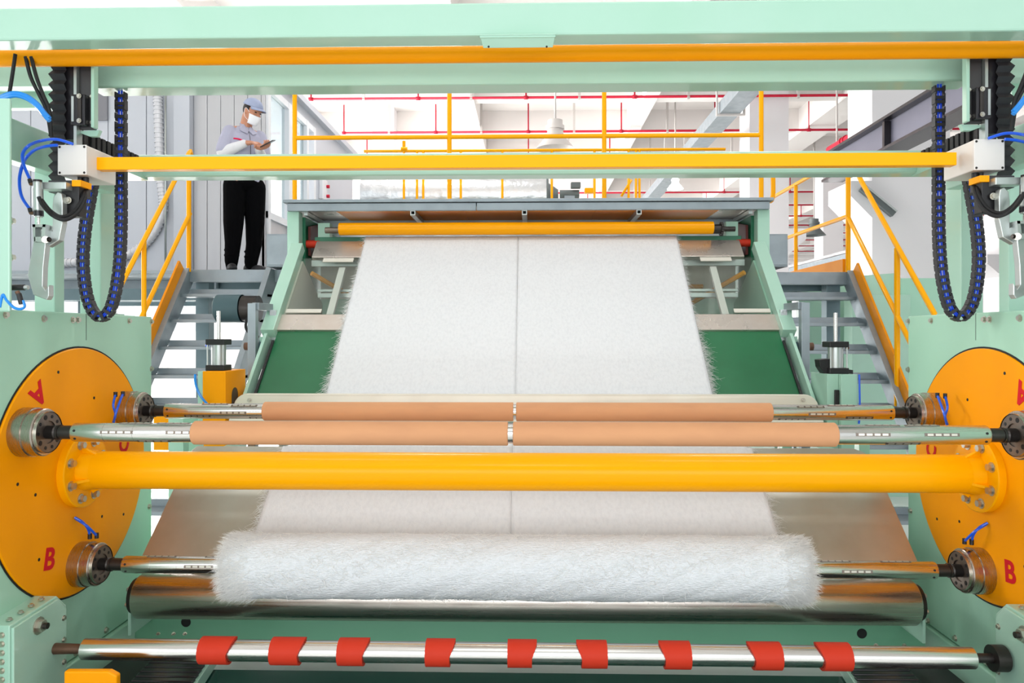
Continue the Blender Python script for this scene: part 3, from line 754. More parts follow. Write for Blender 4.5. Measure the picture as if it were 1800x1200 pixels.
# support frame of the winder
t = thing('cross_frame', (0, 3.6, -1.7), 'dark green crossbeam and base between the two winder side frames', 'machine base')
MB().box(-1.93, 1.93, 3.56, 3.72, -1.50, -1.375).build('crossbeam', 'green_mid', t, 0.006)
MB().box(-1.9, 1.9, 3.40, 3.60, -1.515, -1.50).build('ledge', 'green', t, 0.003)
MB().box(-1.62, 1.62, 2.3, 3.42, -1.62, -1.58).build('drip_tray', 'green_base', t)
for px, py in ((327, 1093), (1515, 1113)):
    p = w(px, py, 3.56); MB().cyl(p+Vector((0, 0.0005, 0)), p+Vector((0, -0.0015, 0)), 0.024, n=20).build('cable_hole', 'black_rubber', t)
for s in (-1, 1):
    MB().bar((s*1.33, 2.2, -1.55), (s*1.50, 3.45, -1.54), 0.06, 0.06).build('tray_edge', 'green', t, 0.003)
    MB().prism([(s*1.70, 3.75, -1.6), (s*1.70, 3.75, -0.80), (s*1.70, 3.93, -0.65), (s*1.70, 4.4, -0.65), (s*1.70, 4.4, -1.6)], (s*0.08, 0, 0)).build('ramp_support', 'green', t)
    MB().box(s*1.90, s*1.96, 4.2, 4.26, -1.7, -0.6).build('post', 'green', t)
for px in (278, 305, 325, 1540, 1590):
    bolt(t, w(px, 1114 if px < 900 else 1134, 3.45), (0, -0.3, 1), 0.006)
# floor energy chains
for s, lab in ((-1, 'black cable chain lying in the left corner below the orange-sleeved roller'), (1, 'black cable chain lying in the right corner below the orange-sleeved roller')):
    t = thing('floor_cable_chain', (s*1.45, 3, -1.56), lab, 'cable chain')
    y = 2.55; shared = None
    while y < 3.38:
        f = (y-2.55)/0.85
        xa, xb = s*(1.36+0.12*f), s*(1.66+0.08*f)
        MB().box(xa, xb, y, y+0.034, -1.545, -1.50).build('link', 'black_gloss', t, 0.004)
        y += 0.045
    MB().box(s*1.70, s*1.93, 2.5, 3.4, -1.56, -1.52).build('side_channel', 'black', t)

# ------------------------------------------------------------ big steel roller
t = thing('contact_roller', (0, 3.38, -1.218), 'big polished steel roller lying under the fibre roll', 'roller')
x0, x1 = wx(247, 3.38), wx(1604, 3.38)
MB().lathe((x0, 3.38, -1.218), (1, 0, 0), [(0, 0), (0, 0.096), (0.008, 0.102), (x1-x0-0.008, 0.102), (x1-x0, 0.096), (x1-x0, 0)], 56).build('roller_body', 'steel_roller', t)
for xe, s in ((x0, -1), (x1, 1)):
    MB().lathe((xe, 3.38, -1.218), (s, 0, 0), [(0, 0.085), (0.025, 0.08), (0.025, 0.045), (0.03, 0.045), (0.03, 0.0)], 24).build('end_flange', 'dark_steel', t)
    MB().box(xe+s*0.035, xe+s*0.05, 3.36, 3.57, -1.40, -1.22).build('bracket', 'green', t, 0.003)
    for k in range(6):
        a = PI*2*k/6+0.3; bolt(t, (xe+s*0.025, 3.38+math.cos(a)*0.066, -1.218+math.sin(a)*0.066), (s, 0, 0), 0.009)
# ------------------------------------------------------------ sleeved roller
t = thing('tension_roller', (0, 2.9, -1.255), 'thin steel roller with nine orange-red rubber sleeves at the bottom', 'roller')
x0, x1 = wx(147, 2.9), wx(1711, 2.9); zc = -1.262
MB().lathe((x0, 2.9, zc), (1, 0, 0), [(0, 0), (0, 0.036), (0.004, 0.041), (x1-x0-0.004, 0.041), (x1-x0, 0.036), (x1-x0, 0)], 40).build('roller_body', 'steel', t)
MB().lathe((x0-0.12, 2.9, zc), (1, 0, 0), [(0, 0.0), (0, 0.022), (0.13, 0.018)], 20).build('journal', 'rust_steel', t)
MB().lathe((x1+0.12, 2.9, zc), (-1, 0, 0), [(0, 0.0), (0, 0.05), (0.05, 0.05), (0.05, 0.018), (0.13, 0.018)], 20).build('journal', 'dark_steel', t)
for (a, b) in ((347, 398), (473, 523), (592, 637), (747, 790), (892, 935), (1023, 1068), (1170, 1216), (1328, 1377), (1450, 1500)):
    xa, xb = wx(a, 2.86), wx(b, 2.86)
    mb = MB(); n = 22; ri, ro = 0.0425, 0.053
    a0 = -2.45; a1 = 2.45       # C-shaped, open at the back
    left = (a+b)/2 < 930
    vs = []
    for i in range(n+1):
        ang = a0+(a1-a0)*i/n
        c, s_ = -math.cos(ang), math.sin(ang)
        flare = 0.02*max(0, s_)
        fa = -flare if not left else 0; fb = flare if left else 0
        for X, r in ((xa+fa, ro), (xb+fb, ro), (xb+fb, ri), (xa+fa, ri)): vs.append((X, 2.9+c*r, zc+s_*r))
    fs = []
    for i in range(n):
        for k in range(4): fs.append((i*4+k, i*4+(k+1) % 4, (i+1)*4+(k+1) % 4, (i+1)*4+k))
    fs += [(0, 1, 2, 3), (n*4+3, n*4+2, n*4+1, n*4)]
    mb.add(vs, fs, True).build('sleeve', 'red_sleeve', t)

# ============================================================ TURRET: discs, hubs, centre beam
TC = Vector((0, 3.22, -0.600)); TR = 0.425; DR_ = 0.545
XD = 2.0
HUB = {'A': Vector((0, 2.855, -0.383)), 'C': Vector((0, 3.59, -0.374)), 'B': Vector((0, 3.215, -1.020))}
t = thing('turret', (0, 3.22, -0.59), 'winding turret of two orange-yellow discs joined by a thick yellow beam', 'turret')
TUR = t
MB().cyl((-XD+0.02, TC.y, TC.z), (XD-0.02, TC.y, TC.z), 0.083, n=56).build('centre_beam', 'yellow', t)
for s in (-1, 1):
    MIR = -s
    MB().lathe((-XD-0.03, TC.y, TC.z), (1, 0, 0), [(0, 0), (0, DR_), (0.036, DR_), (0.04, DR_-0.004), (0.04, 0)], 96).build('disc', 'yellow_disc', t)
    MB().lathe((-XD-0.001, TC.y, TC.z), (1, 0, 0), [(0, DR_+0.001), (0.004, DR_+0.001), (0.004, DR_+0.008), (0, DR_+0.008)], 96).build('disc_gap', 'black_rubber', t)
    MB().lathe((-XD+0.01, TC.y, TC.z), (1, 0, 0), [(0, 0), (0, 0.165), (0.028, 0.165), (0.032, 0.16), (0.032, 0.09), (0.085, 0.0835)], 64).build('flange', 'yellow', t)
    for k in range(8):
        a = 2*PI*k/8+PI/8
        bolt(t, (-XD+0.042, TC.y+math.cos(a)*0.128, TC.z+math.sin(a)*0.128), (1, 0, 0), 0.013, h=0.018)
    for k in range(4):
        a = 2*PI*k/4+0.3; c, d = math.cos(a), math.sin(a)
        p = lambda x, r: (x, TC.y+c*r, TC.z+d*r)
        MB().prism([p(-XD+0.042, 0.08), p(-XD+0.042, 0.12), p(-XD+0.1, 0.082)], Vector((0, -d, c))*0.012).build('gusset', 'yellow', t)
    # small threaded holes in the disc face
    for r, a in ((0.47, 0.2), (0.47, 1.9), (0.33, 1.25), (0.30, 3.3), (0.40, 3.1), (0.42, 4.0), (0.3, 5.3), (0.45, 5.6), (0.25, 2.2)):
        q = Vector((-XD+0.0102, TC.y+math.cos(a)*r, TC.z+math.sin(a)*r))
        MB().cyl(q, q+Vector((0.001, 0, 0)), 0.007, n=10).build('hole', 'black_rubber', t)
    for nm, h in HUB.items():
        hb = MB().lathe((-XD+0.01, h.y, h.z), (1, 0, 0), [(0, 0), (0, 0.098), (0.05, 0.098), (0.05, 0.094), (0.088, 0.094), (0.092, 0.09), (0.092, 0.084), (0.105, 0.082)], 56).build('hub', 'steel_turned', t)
        MB().lathe((-XD+0.10, h.y, h.z), (1, 0, 0), [(0.0, 0.082), (0.012, 0.08), (0.012, 0.045), (0.006, 0.044), (0.006, 0.0)], 48).build('hub_face', 'steel_face', hb)
        for k in range(10):
            a = 2*PI*k/10; q = Vector((-XD+0.1122, h.y+math.cos(a)*0.063, h.z+math.sin(a)*0.063))
            MB().cyl(q, q+Vector((0.001, 0, 0)), 0.007 if k % 3 else 0.01, n=10).build('hole', 'black_rubber', hb)
    # air hoses at the hubs
    for nm, pts in (('B', [onX(131, 909, -1.985), onX(146, 918, -1.955), onX(155, 930, -1.945), onX(158, 942, -1.945)]), ('B', [onX(134, 912, -1.985), onX(150, 922, -1.94), onX(162, 933, -1.925), onX(170, 941, -1.925)]),
                    ('C', [onX(203, 693, -1.945), onX(199, 712, -1.93), onX(203, 728, -1.925), onX(199, 742, -1.94)]), ('C', [onX(216, 692, -1.915), onX(209, 710, -1.90), onX(203, 728, -1.90), onX(200, 742, -1.92)])):
        MB().tube(pts, 0.0055, 8, 5).build('air_tube', 'blue_hose', t)
        p = pts[-1 if nm == 'B' else 0]
        MB().cyl(p+Vector((0, 0, 0.012)), p-Vector((0, 0, 0.012)), 0.009, n=10).build('air_fitting', 'black', t)
MIR = 1
# letters painted on the discs
def letter(ch, s, px, py, rot, size=0.125):
    cu = bpy.data.curves.new('letter', 'FONT'); cu.body = ch; cu.size = size; cu.align_x = 'CENTER'; cu.align_y = 'CENTER'
    cu.extrude = 0.0006; cu.offset = 0.0035; cu.space_character = 1
    tmp = bpy.data.objects.new('tmp', cu); COL.objects.link(tmp)
    bpy.context.view_layer.update()
    me = bpy.data.meshes.new_from_object(tmp); bpy.data.objects.remove(tmp)
    me.materials.clear(); me.materials.append(M['red_letter'])
    o = bpy.data.objects.new('letter', me); COL.objects.link(o)
    X = s*(XD-0.0115)
    p = onX(px, py, X)
    # letter x axis -> along the disc seen from inside, letter z -> towards the machine centre
    n = Vector((-s, 0, 0)); up = Vector((0, 0, 1)); xa = up.cross(n)
    R = Matrix((xa, up, n)).transposed().to_4x4()
    o.matrix_world = Matrix.Identity(4)
    o.rotation_mode = 'QUATERNION'; o.rotation_quaternion = (R @ Matrix.Rotation(rot, 4, 'Z')).to_quaternion()
    place(o, p, TUR)
    o['label'] = 'red letter %s painted on the %s disc' % (ch, 'left' if s < 0 else 'right')
letter('A', -1, 67, 692, math.radians(215)); letter('C', -1, 219, 782, math.radians(75), 0.11); letter('B', -1, 87, 984, math.radians(-12))
letter('A', 1, 1797, 692, math.radians(150)); letter('C', 1, 1637, 792, math.radians(65), 0.11); letter('B', 1, 1775, 1007, math.radians(5))

# ------------------------------------------------------------ winding shafts, cores, roll
def winding_shaft(nm, Y, Z, r, label, lugs):
    t = thing('winding_shaft', (0, Y, Z), label, 'shaft', 'air shafts of the winder')
    x0, x1 = -1.785, 1.785
    prof = [(0, 0), (0, r*0.93), (0.006, r)]
    for xs in (0.13, 0.25, 0.5):
        prof += [(xs, r), (xs, r-0.0012), (xs+0.002, r-0.0012), (xs+0.002, r)]
    prof += [(x1-x0-0.006, r), (x1-x0, r*0.93), (x1-x0, 0)]
    MB().lathe((x0, Y, Z), (1, 0, 0), prof, 44).build('shaft_tube', 'steel', t)
    for s in (-1, 1):
        MB().lathe((s*1.785, Y, Z), (s, 0, 0), [(0, r*0.72), (0.055, r*0.72), (0.055, r*0.82), (0.062, r*0.82), (0.066, r*0.72), (0.072, r*0.8), (0.078, r*0.72), (0.13, r*0.72), (0.13, r*0.95), (0.15, r*0.95)], 28).build('journal', 'dark_steel', t)
    # expanding strips set in slots along the tube
    for s in (-1, 1):
        for xa, ang in lugs:
            if abs(xa) > 1.74: continue
            c, d = -math.cos(ang), math.sin(ang)
            p = Vector((s*xa, Y+c*(r-0.001), Z+d*(r-0.001)))
            o = Vector((0, c, d))
            MB().bar(p, p+Vector((-s*0.13, 0, 0)), 0.013, 0.004, up=o).build('slot', 'steel_face', t)
            for k in range(4):
                q = p+o*0.001+Vector((-s*(0.02+0.03*k), 0, 0))
                MB().bar(q+Vector((0.011, 0, 0)), q-Vector((0.011, 0, 0)), 0.008, 0.0045, up=o).build('expanding_lug', 'bolt_zinc', t)
        for ang in (0.3, -0.6):
            c, d = -math.cos(ang), math.sin(ang); o = Vector((0, c, d))
            p = Vector((s*1.765, Y, Z))+o*(r-0.002)
            MB().cyl(p, p+o*0.003, 0.005, n=8).build('screw_hole', 'black_rubber', t)
lug = [(1.66, 0.15), (1.60, 1.45), (1.52, -0.95), (1.40, 0.15), (1.45, 1.5)]
winding_shaft('A', HUB['A'].y, HUB['A'].z, 0.0375, 'nearest polished steel air shaft just above the thick yellow beam, carrying two brown tubes', lug)
winding_shaft('C', HUB['C'].y, HUB['C'].z, 0.0375, 'rear polished steel air shaft, highest of the three, carrying two brown tubes', [(1.68, -0.6), (1.60, 1.3), (1.45, 0.9), (1.36, -0.95), (1.5, -0.1)])
winding_shaft('B', HUB['B'].y, HUB['B'].z, 0.0375, 'lowest polished steel air shaft running through the white fibre roll', [(1.68, 1.5), (1.60, -1.2), (1.50, 0.1), (1.42, 1.5)])
def core(x0, x1, Y, Z, label):
    ro, ri = 0.0465, 0.038
    mb = MB().lathe((x0, Y, Z), (1, 0, 0), [(0, ri), (0, ro-0.003), (0.003, ro), (x1-x0-0.003, ro), (x1-x0, ro-0.003), (x1-x0, ri), (0, ri)], 40)
    tag(mb.build('cardboard_core', 'kraft'), label, 'cardboard tube', 'brown cardboard cores on the air shafts')
Ya, Za = HUB['A'].y, HUB['A'].z; Yc, Zc = HUB['C'].y, HUB['C'].z
core(wx(342, Ya), wx(893, Ya), Ya, Za, 'brown cardboard core on the left half of the nearest shaft')
core(wx(902, Ya), wx(1468, Ya), Ya, Za, 'brown cardboard core on the right half of the nearest shaft')
core(wx(465, Yc), wx(902.5, Yc), Yc, Zc, 'brown cardboard core on the left half of the rear shaft')
core(wx(907.5, Yc), wx(1355, Yc), Yc, Zc, 'brown cardboard core on the right half of the rear shaft')

Yb, Zb = HUB['B'].y, HUB['B'].z
t = thing('fibre_roll', (0, Yb, Zb), 'thick fluffy white roll of wound fibre on the lowest shaft', 'fibre roll')
RR = 0.138; xa, xb = XL+0.01, XRR
mb = MB(); nx, na = 120, 72; vs = []
for i in range(nx+1):
    x = xa+(xb-xa)*i/nx
    e = min(i, nx-i)/nx*(xb-xa)
    rr = RR*(1-0.10*math.exp(-e/0.03))
    for k in range(na):
        a = 2*PI*k/na
        r2 = rr+0.0025*math.sin(3*a+x*5)+0.0018*math.sin(x*23+a*7)+0.0012*math.sin(x*61+a*13)
        vs.append((x, Yb+math.cos(a)*r2, Zb+math.sin(a)*r2))
fs = [(i*na+k, i*na+(k+1) % na, (i+1)*na+(k+1) % na, (i+1)*na+k) for i in range(nx) for k in range(na)]
mb.add(vs, fs, True)
for base, i0, s in ((xa, 0, 1), (xb, nx*na, -1)):
    n0 = len(mb.v)
    ring = [(base, Yb+math.cos(2*PI*k/na)*0.045, Zb+math.sin(2*PI*k/na)*0.045) for k in range(na)]
    mb.v += [Vector(p) for p in ring]
    for k in range(na): mb.f.append((i0+k, i0+(k+1) % na, n0+(k+1) % na, n0+k)); mb.s.append(False)
mb.build('roll_body', 'fibre_roll', t)
st = []
for s, x in ((-1, xa), (1, xb)):
    for _ in range(6500):
        a = rnd.uniform(0, 2*PI)
        e = rnd.random()**1.6*0.13
        rr = RR*(1-0.10*math.exp(-e/0.03)) if rnd.random() < 0.75 else RR*rnd.uniform(0.4, 0.95)
        if rr < RR*0.88: e = 0
        o = Vector((0, math.cos(a), math.sin(a)))
        base = Vector((x-s*e, Yb, Zb))+o*(rr-0.003)
        L = rnd.uniform(0.015, 0.05)*(1.0+0.5*rnd.random()**3)
        tg = Vector((0, -math.sin(a), math.cos(a)))
        dr = (Vector((s, 0, 0))*rnd.uniform(0.5, 1.1)+o*rnd.uniform(0.05, 0.55)+tg*rnd.gauss(0, 0.45)).normalized()
        bend = tg*rnd.uniform(-0.5, 0.5)+Vector((0, 0, -0.3))
        st.append([base+dr*(L*k/3)+bend*(L*(k/3)**2*0.4) for k in range(4)])
for _ in range(9000):      # fluff lying on the roll
    a = rnd.uniform(0, 2*PI); x = rnd.uniform(xa+0.03, xb-0.03)
    o = Vector((0, math.cos(a), math.sin(a))); tg = Vector((0, -math.sin(a), math.cos(a)))
    base = Vector((x, Yb, Zb))+o*(RR-0.001); L = rnd.uniform(0.02, 0.05)
    dr = (Vector((rnd.uniform(-1, 1), 0, 0))+tg*rnd.uniform(-0.7, 0.7)+o*rnd.uniform(0.02, 0.16)).normalized()
    st.append([base+dr*(L*k/3)-o*(L*L*(k/3)**2*2.2) for k in range(4)])
tag(hair_mesh(st, 0.0009).build('loose_fibres', 'fibre_hair', t, weld=False), kind='stuff')
# ============================================================ SIDE FRAMES AND GANTRY
def wl_(px, py, Y):                     # native left-side pixel -> point (mirrored builders flip it)
    return w(px, py, Y)
ORD = []
for MIR in (1, -1):
    sd = side()
    t = thing('winder_side_frame', (-2.15, 3.2, -1.7), 'tall light green %s side frame plate holding the orange disc' % sd, 'machine frame')
    # plate with chamfer-free outline; ring opening is hidden by the disc
    MB().box(-2.35, -2.0, 2.35, 3.86, -1.43, 0.102).build('side_plate', 'green_panel', t, 0.006)
    MB().box(-2.42, -1.98, 2.3, 3.86, -1.7, -1.435).build('plinth', 'green_panel', t, 0.006)
    MB().box(-2.002, -1.999, 3.28, 3.282, -0.02, 0.1).build('panel_joint', 'black', t)
    for px, py in ((10, 553), (77, 560), (128, 562), (137, 562), (227, 564), (266, 565)):
        p = onX(px, py, -2.0); bolt(t, p, (1, 0, 0), 0.009)
    for px, py in ((266, 648), (262, 890), (232, 1078), (186, 1107), (133, 1147)):
        p = onX(px, py, -2.0); bolt(t, p, (1, 0, 0), 0.009)
    # post standing on the plate
    x0, x1 = wx(140, 3.6), wx(177, 3.6)
    MB().box(x0, x1, 3.6, 3.6+0.135, 0.10, 0.80).build('post', 'green', t, 0.006)
    MB().box(x0-0.03, x1+0.03, 3.58, 3.76, 0.10, 0.112).build('post_foot', 'green', t)
    for dx in (-0.015, 0.135): bolt(t, (x0+dx, 3.66, 0.112), (0, 0, 1), 0.012)
    # second slimmer post, nearer and further out
    x0, x1 = wx(60, 3.2), wx(96, 3.2)
    MB().box(x0, x1, 3.2, 3.27, 0.10, wz(0, 250, 3.2)).build('post', 'green', t, 0.005)
    # near column at the picture edge
    x1 = wx(17, 2.62)
    MB().box(x1-0.12, x1, 2.62, 2.635, wz(0, 548, 2.62), wz(0, 172, 2.62)).build('column', 'green', t, 0.006)
    for px, py in ((18, 388), (18, 452)):
        bolt(t, w(px, py, 2.68), (1, 0, 0), 0.009, h=0.014)
    # beams running back
    MB().bar((-2.13, 2.74, wz(17, 220, 2.74)), (-2.08, 3.6, wz(17, 220, 2.74)-0.01), 0.07, 0.17).build('carriage_beam', 'green', t, 0.005)
    MB().bar((-2.16, 2.74, wz(17, 192, 2.74)), (-2.13, 3.2, wz(17, 200, 2.74)), 0.1, 0.06).build('carriage_plate', 'green', t, 0.004)
    MB().box(-2.75, wx(92, 3.4), 3.4, 3.44, wz(0, 190, 3.4), wz(0, 190, 3.4)+0.4).build('rear_plate', 'green', t)
    # air stub pointing to the machine
    p = w(10, 505, 2.66); q = w(43, 505, 2.66); r_ = w(50, 505, 2.66)
    MB().cyl(p, q, 0.011, n=14).build('air_stub', 'black', t); MB().cyl(q, r_, 0.008, n=12).build('stub_tip', 'alu', t)

    # ---------------- linear slide
    Y = 3.0
    t = thing('linear_slide', w(118, 200, Y), 'black vertical slide with pleated cover on the %s' % sd, 'linear slide')
    x0, x1 = wx(93, Y), wx(117, Y)
    z0, z1 = wz(0, 320, Y), 1.3
    # pleated bellows: zigzag profile prism
    n = int((z1-z0)/0.021); pr = []
    for k in range(n+1): pr.append(Vector((x0-(0.010 if k % 2 else 0), Y-(0.016 if k % 2 else 0), z0+(z1-z0)*k/n)))
    mb = MB()
    for a, b in zip(pr, pr[1:]):
        mb.add([a, (x1, a.y, a.z), (x1, b.y, b.z), b], [(0, 1, 2, 3)])
        mb.add([a, b, (b.x, Y+0.06, b.z), (a.x, Y+0.06, a.z)], [(0, 1, 2, 3)])
    mb.build('bellows', 'chain_black', t)
    MB().box(x0+0.002, x1+0.028, Y+0.008, Y+0.07, wz(0, 245, Y), z1).build('slide_body', 'black_gloss', t)
    MB().box(x1+0.03, x1+0.042, Y+0.0, Y+0.04, wz(0, 258, Y), z1).build('guide_rail', 'alu', t)
    MB().box(x1+0.043, x1+0.108, Y+0.02, Y+0.035, wz(0, 226, Y), z1).build('slide_plate', 'grey_plate', t, 0.002)
    cz0, cz1 = wz(0, 222, Y), wz(0, 168, Y)
    MB().box(x1+0.024, x1+0.085, Y-0.012, Y+0.02, cz0, cz1).build('carriage', 'black_gloss', t, 0.004)
    MB().box(x1+0.03, x1+0.04, Y-0.016, Y-0.011, cz0+0.014, cz1-0.01).build('carriage_strip', 'alu', t)
    MB().box(x1+0.056, x1+0.072, Y-0.018, Y-0.011, cz0+0.01, cz1+0.002).build('carriage_rod', 'dark_steel', t, 0.004)
    for z in (cz0+0.016, cz1-0.01): bolt(t, (x1+0.064, Y-0.018, z), (0, -1, 0), 0.006)
    for z in (cz0+0.02, cz1-0.0): bolt(t, (x1+0.094, Y+0.02, z), (0, -1, 0), 0.005)
    # green end plate with chamfered foot
    a = x1+0.108
    MB().box(a, a+0.014, Y-0.01, Y+0.022, wz(0, 226, Y), z1).build('edge_plate', 'green', t, 0.003)
    MB().prism([(x1+0.02, Y+0.03, wz(0, 228, Y)), (a+0.014, Y+0.03, wz(0, 226, Y)), (a+0.002, Y+0.03, wz(0, 237, Y)), (a-0.03, Y+0.03, wz(0, 237, Y))], (0, 0.02, 0)).build('foot_plate', 'green', t)
    # pleated cover running back
    t = thing('pleated_cover', w(160, 250, 3.2), 'black pleated cover running back beside the %s white box' % sd, 'bellows')
    for k in range(11):
        yy = 3.12+k*0.04
        MB().box(-1.96, -1.90 if k else -1.99, yy, yy+0.028, wz(0, 262, 3.12), wz(0, 236, 3.12)+0.012).build('pleat', 'black_rubber', t, 0.003)
    MB().box(-1.955, -1.91, 3.12, 3.56, wz(0, 260, 3.12), wz(0, 238, 3.12)).build('cover_core', 'black', t)
    MB().bar((-1.93, 3.1, wz(0, 268, 3.1)), (-1.93, 3.6, wz(0, 268, 3.1)), 0.09, 0.03).build('rail_base', 'green', t)

    # ---------------- white junction box
    Yb0 = 2.86
    x0, x1 = wx(101, Yb0), wx(152, Yb0); z0, z1 = wz(0, 308, Yb0), wz(0, 255, Yb0)
    t = thing('junction_box', ((x0+x1)/2, Yb0, z0), 'white junction box at the %s end of the thin yellow bar' % sd, 'box')
    MB().box(x0+0.001, x1-0.001, Yb0+0.008, Yb0+0.21, z0+0.001, z1-0.001).build('housing', 'box_white', t, 0.004)
    MB().box(x0, x1, Yb0, Yb0+0.007, z0, z1).build('lid', 'box_white', t, 0.003)
    for x in (x0+0.009, x1-0.009):
        for z in (z0+0.009, z1-0.009): bolt(t, (x, Yb0, z), (0, -1, 0), 0.0028, name='screw', m='dark_steel')
    for k, dx in enumerate((0.085, 0.062)):
        p = Vector((x0+dx, Yb0+0.05, z0)); MB().cyl(p, p-Vector((0, 0, 0.022)), 0.011, n=12).build('cable_gland', 'black', t)
    # black cables drooping to the gripper
    g1 = Vector((x0+0.085, Yb0+0.05, z0-0.02))
    t2 = thing('cable', g1, 'pair of black cables drooping from the %s white box to the gripper' % sd, 'cable')
    MB().tube([g1, w(151, 345, 2.84), w(138, 372, 2.8), w(115, 386, 2.76), w(92, 378, 2.74), w(75, 360, 2.70), w(68, 346, 2.68)], 0.0075, 8, 8).build('cable_run', 'black_rubber', t2)
    g2 = Vector((x0+0.062, Yb0+0.05, z0-0.02))
    MB().tube([g2, w(147, 342, 2.84), w(130, 372, 2.8), w(108, 381, 2.76), w(88, 370, 2.74), w(72, 350, 2.72)], 0.0075, 8, 8).build('cable_run', 'black_rubber', t2)

    # ---------------- gripper
    Yg = 2.76
    t = thing('gripper', w(75, 420, Yg), 'aluminium gripper arm with a small air cylinder hanging at the %s' % sd, 'gripper')
    up = [(75, 400), (92, 405), (92, 360), (94, 345), (101, 337), (108, 340), (110, 352), (110, 392), (104, 422), (84, 434), (76, 428)]
    lo = [(59, 422), (80, 426), (80, 432), (76, 470), (75, 503), (80, 510), (86, 500), (86, 520), (82, 527), (58, 518), (48, 483), (54, 448)]
    MB().prism([w(a, b, Yg+0.02) for a, b in up], (0, 0.03, 0)).build('upper_arm', 'alu', t, 0.003)
    MB().prism([w(a, b, Yg) for a, b in lo], (0, 0.03, 0)).build('lower_arm', 'alu', t, 0.003)
    for poly in ([(57, 394), (62, 394), (62, 425), (59, 425)], [(75, 394), (80, 394), (78, 426), (72, 420)], [(57, 394), (80, 394), (80, 399), (57, 399)], [(60, 416), (78, 416), (78, 426), (60, 424)]):
        MB().prism([w(a, b, Yg-0.012) for a, b in poly], (0, 0.05, 0)).build('clevis', 'alu', t)
    bolt(t, w(80, 421, Yg-0.012), (0.5, -1, 0), 0.008)
    bolt(t, w(86, 421, Yg-0.012), (1, -0.3, 0), 0.006, m='dark_steel')
    a, b = w(66, 320, Yg), w(68, 382, Yg)
    d = b-a
    cb = MB().lathe(a, d, [(0, 0), (0, 0.016), (0.025, 0.016), (0.025, 0.0185), (d.length*0.8, 0.0185), (d.length*0.8, 0.014), (d.length, 0.014), (d.length, 0)], 24).build('air_cylinder', 'alu', t)
    MB().lathe(a-d*0.06, d, [(0, 0), (0, 0.016), (0.012, 0.016), (0.012, 0)], 20).build('cylinder_cap', 'black_gloss', cb)
    MB().lathe(a+d*0.82, d, [(0, 0), (0, 0.0175), (0.02, 0.0175), (0.02, 0)], 20).build('cylinder_cap', 'black_gloss', cb)
    MB().cyl(b, w(68, 396, Yg), 0.005, n=10).build('piston_rod', 'steel', t)
    MB().box(wx(64, Yg), wx(110, Yg), Yg+0.02, Yg+0.07, wz(0, 331, Yg), wz(0, 318, Yg)).build('mount_arm', 'alu', t, 0.003)
    MB().box(wx(90, Yg), wx(122, Yg), Yg+0.06, Yg+0.11, wz(0, 376, Yg), wz(0, 322, Yg)).build('mount_block', 'black', t, 0.003)
    MB().box(wx(60, Yg), wx(105, Yg), Yg+0.08, Yg+0.2, wz(0, 331, Yg), wz(0, 309, Yg)).build('valve_block', 'grey_plate', t, 0.004)
    MB().box(wx(112, Yg), wx(128, Yg), Yg+0.05, Yg+0.12, wz(0, 323, Yg), wz(0, 312, Yg)).build('yellow_tab', 'yellow_tube', t)
    bolt(t, w(120, 352, Yg+0.05), (0, -1, 0), 0.008)
    for px, py in ((53, 323), (53, 374)):
        MB().cyl(w(px, py, Yg), w(px+8, py+1, Yg), 0.007, n=10).build('air_fitting', 'rust_steel', t)
        MB().cyl(w(px-1, py-8, Yg), w(px+1, py-1, Yg), 0.008, n=10).build('air_fitting', 'black', t)
    # ---------------- blue hoses
    t = thing('air_hose', w(40, 300, 2.75), 'looping blue air hoses at the %s gripper' % sd, 'hose')
    for pts, m in (([(52, 314), (42, 290), (40, 270), (52, 255), (74, 247), (100, 245), (128, 253)], 'blue_hose'),
                   ([(52, 367), (38, 345), (34, 318), (38, 295), (46, 277), (62, 263), (82, 257), (101, 255)], 'blue_hose')):
        MB().tube([w(a, b, 2.76 if i < 4 else 2.84) for i, (a, b) in enumerate(pts)], 0.0058, 8, 8).build('hose_run', m, t)
    t = thing('air_hose', w(10, 165, 2.9), 'thick pale blue air hoses arching behind the %s column' % sd, 'hose')
    for dy in (0, 7):
        MB().tube([w(a, b+dy*0.6, 2.78) for a, b in [(-30, 200), (-5, 175), (22, 164), (45, 168), (65, 182), (78, 198), (87, 208)]], 0.0085, 8, 8).build('hose_run', 'sky_hose', t)
    t = thing('air_hose', w(20, 530, 2.62), 'light blue air hose looping above the %s side frame' % sd, 'hose')
    MB().tube([w(a, b, 2.62) for a, b in [(0, 540), (5, 518), (12, 528), (24, 540), (36, 543), (43, 538), (40, 528)]], 0.005, 8, 8).build('hose_run', 'sky_hose', t)
    MB().cyl(w(38, 534, 2.62), w(33, 516, 2.62), 0.009, n=10).build('air_fitting', 'black', t)
    MB().cyl(w(33, 518, 2.62), w(30, 512, 2.62), 0.008, n=10).build('air_fitting', 'rust_steel', t)
    t = thing('power_cable', w(50, 150, 2.9), 'black power cables hanging beside the %s slide' % sd, 'cable')
    MB().tube([w(27, 95, 2.9), w(22, 130, 2.9), w(16, 168, 2.88)], 0.007, 8, 6).build('cable_run', 'black_rubber', t)
    for dx in (0, 10): MB().tube([w(45+dx, 100, 2.92), w(54+dx, 135, 2.92), w(68+dx*0.7, 165, 2.92), w(82+dx*0.5, 195, 2.93), w(90, 240, 2.94)], 0.0075, 8, 6).build('cable_run', 'black_rubber', t)

    # ---------------- energy chain, one link after another
    Yk = 3.2
    ctl = [(213, 140), (213, 300), (213, 390), (211, 450), (207, 490), (200, 525), (191, 548), (178, 557), (165, 549), (155, 528), (149, 498), (146, 460), (148, 420), (153, 380), (160, 340), (166, 305), (171, 285)]
    P = [w(a, b, Yk) for a, b in ctl]; P = [P[0]]+P+[P[-1]]
    dense = []
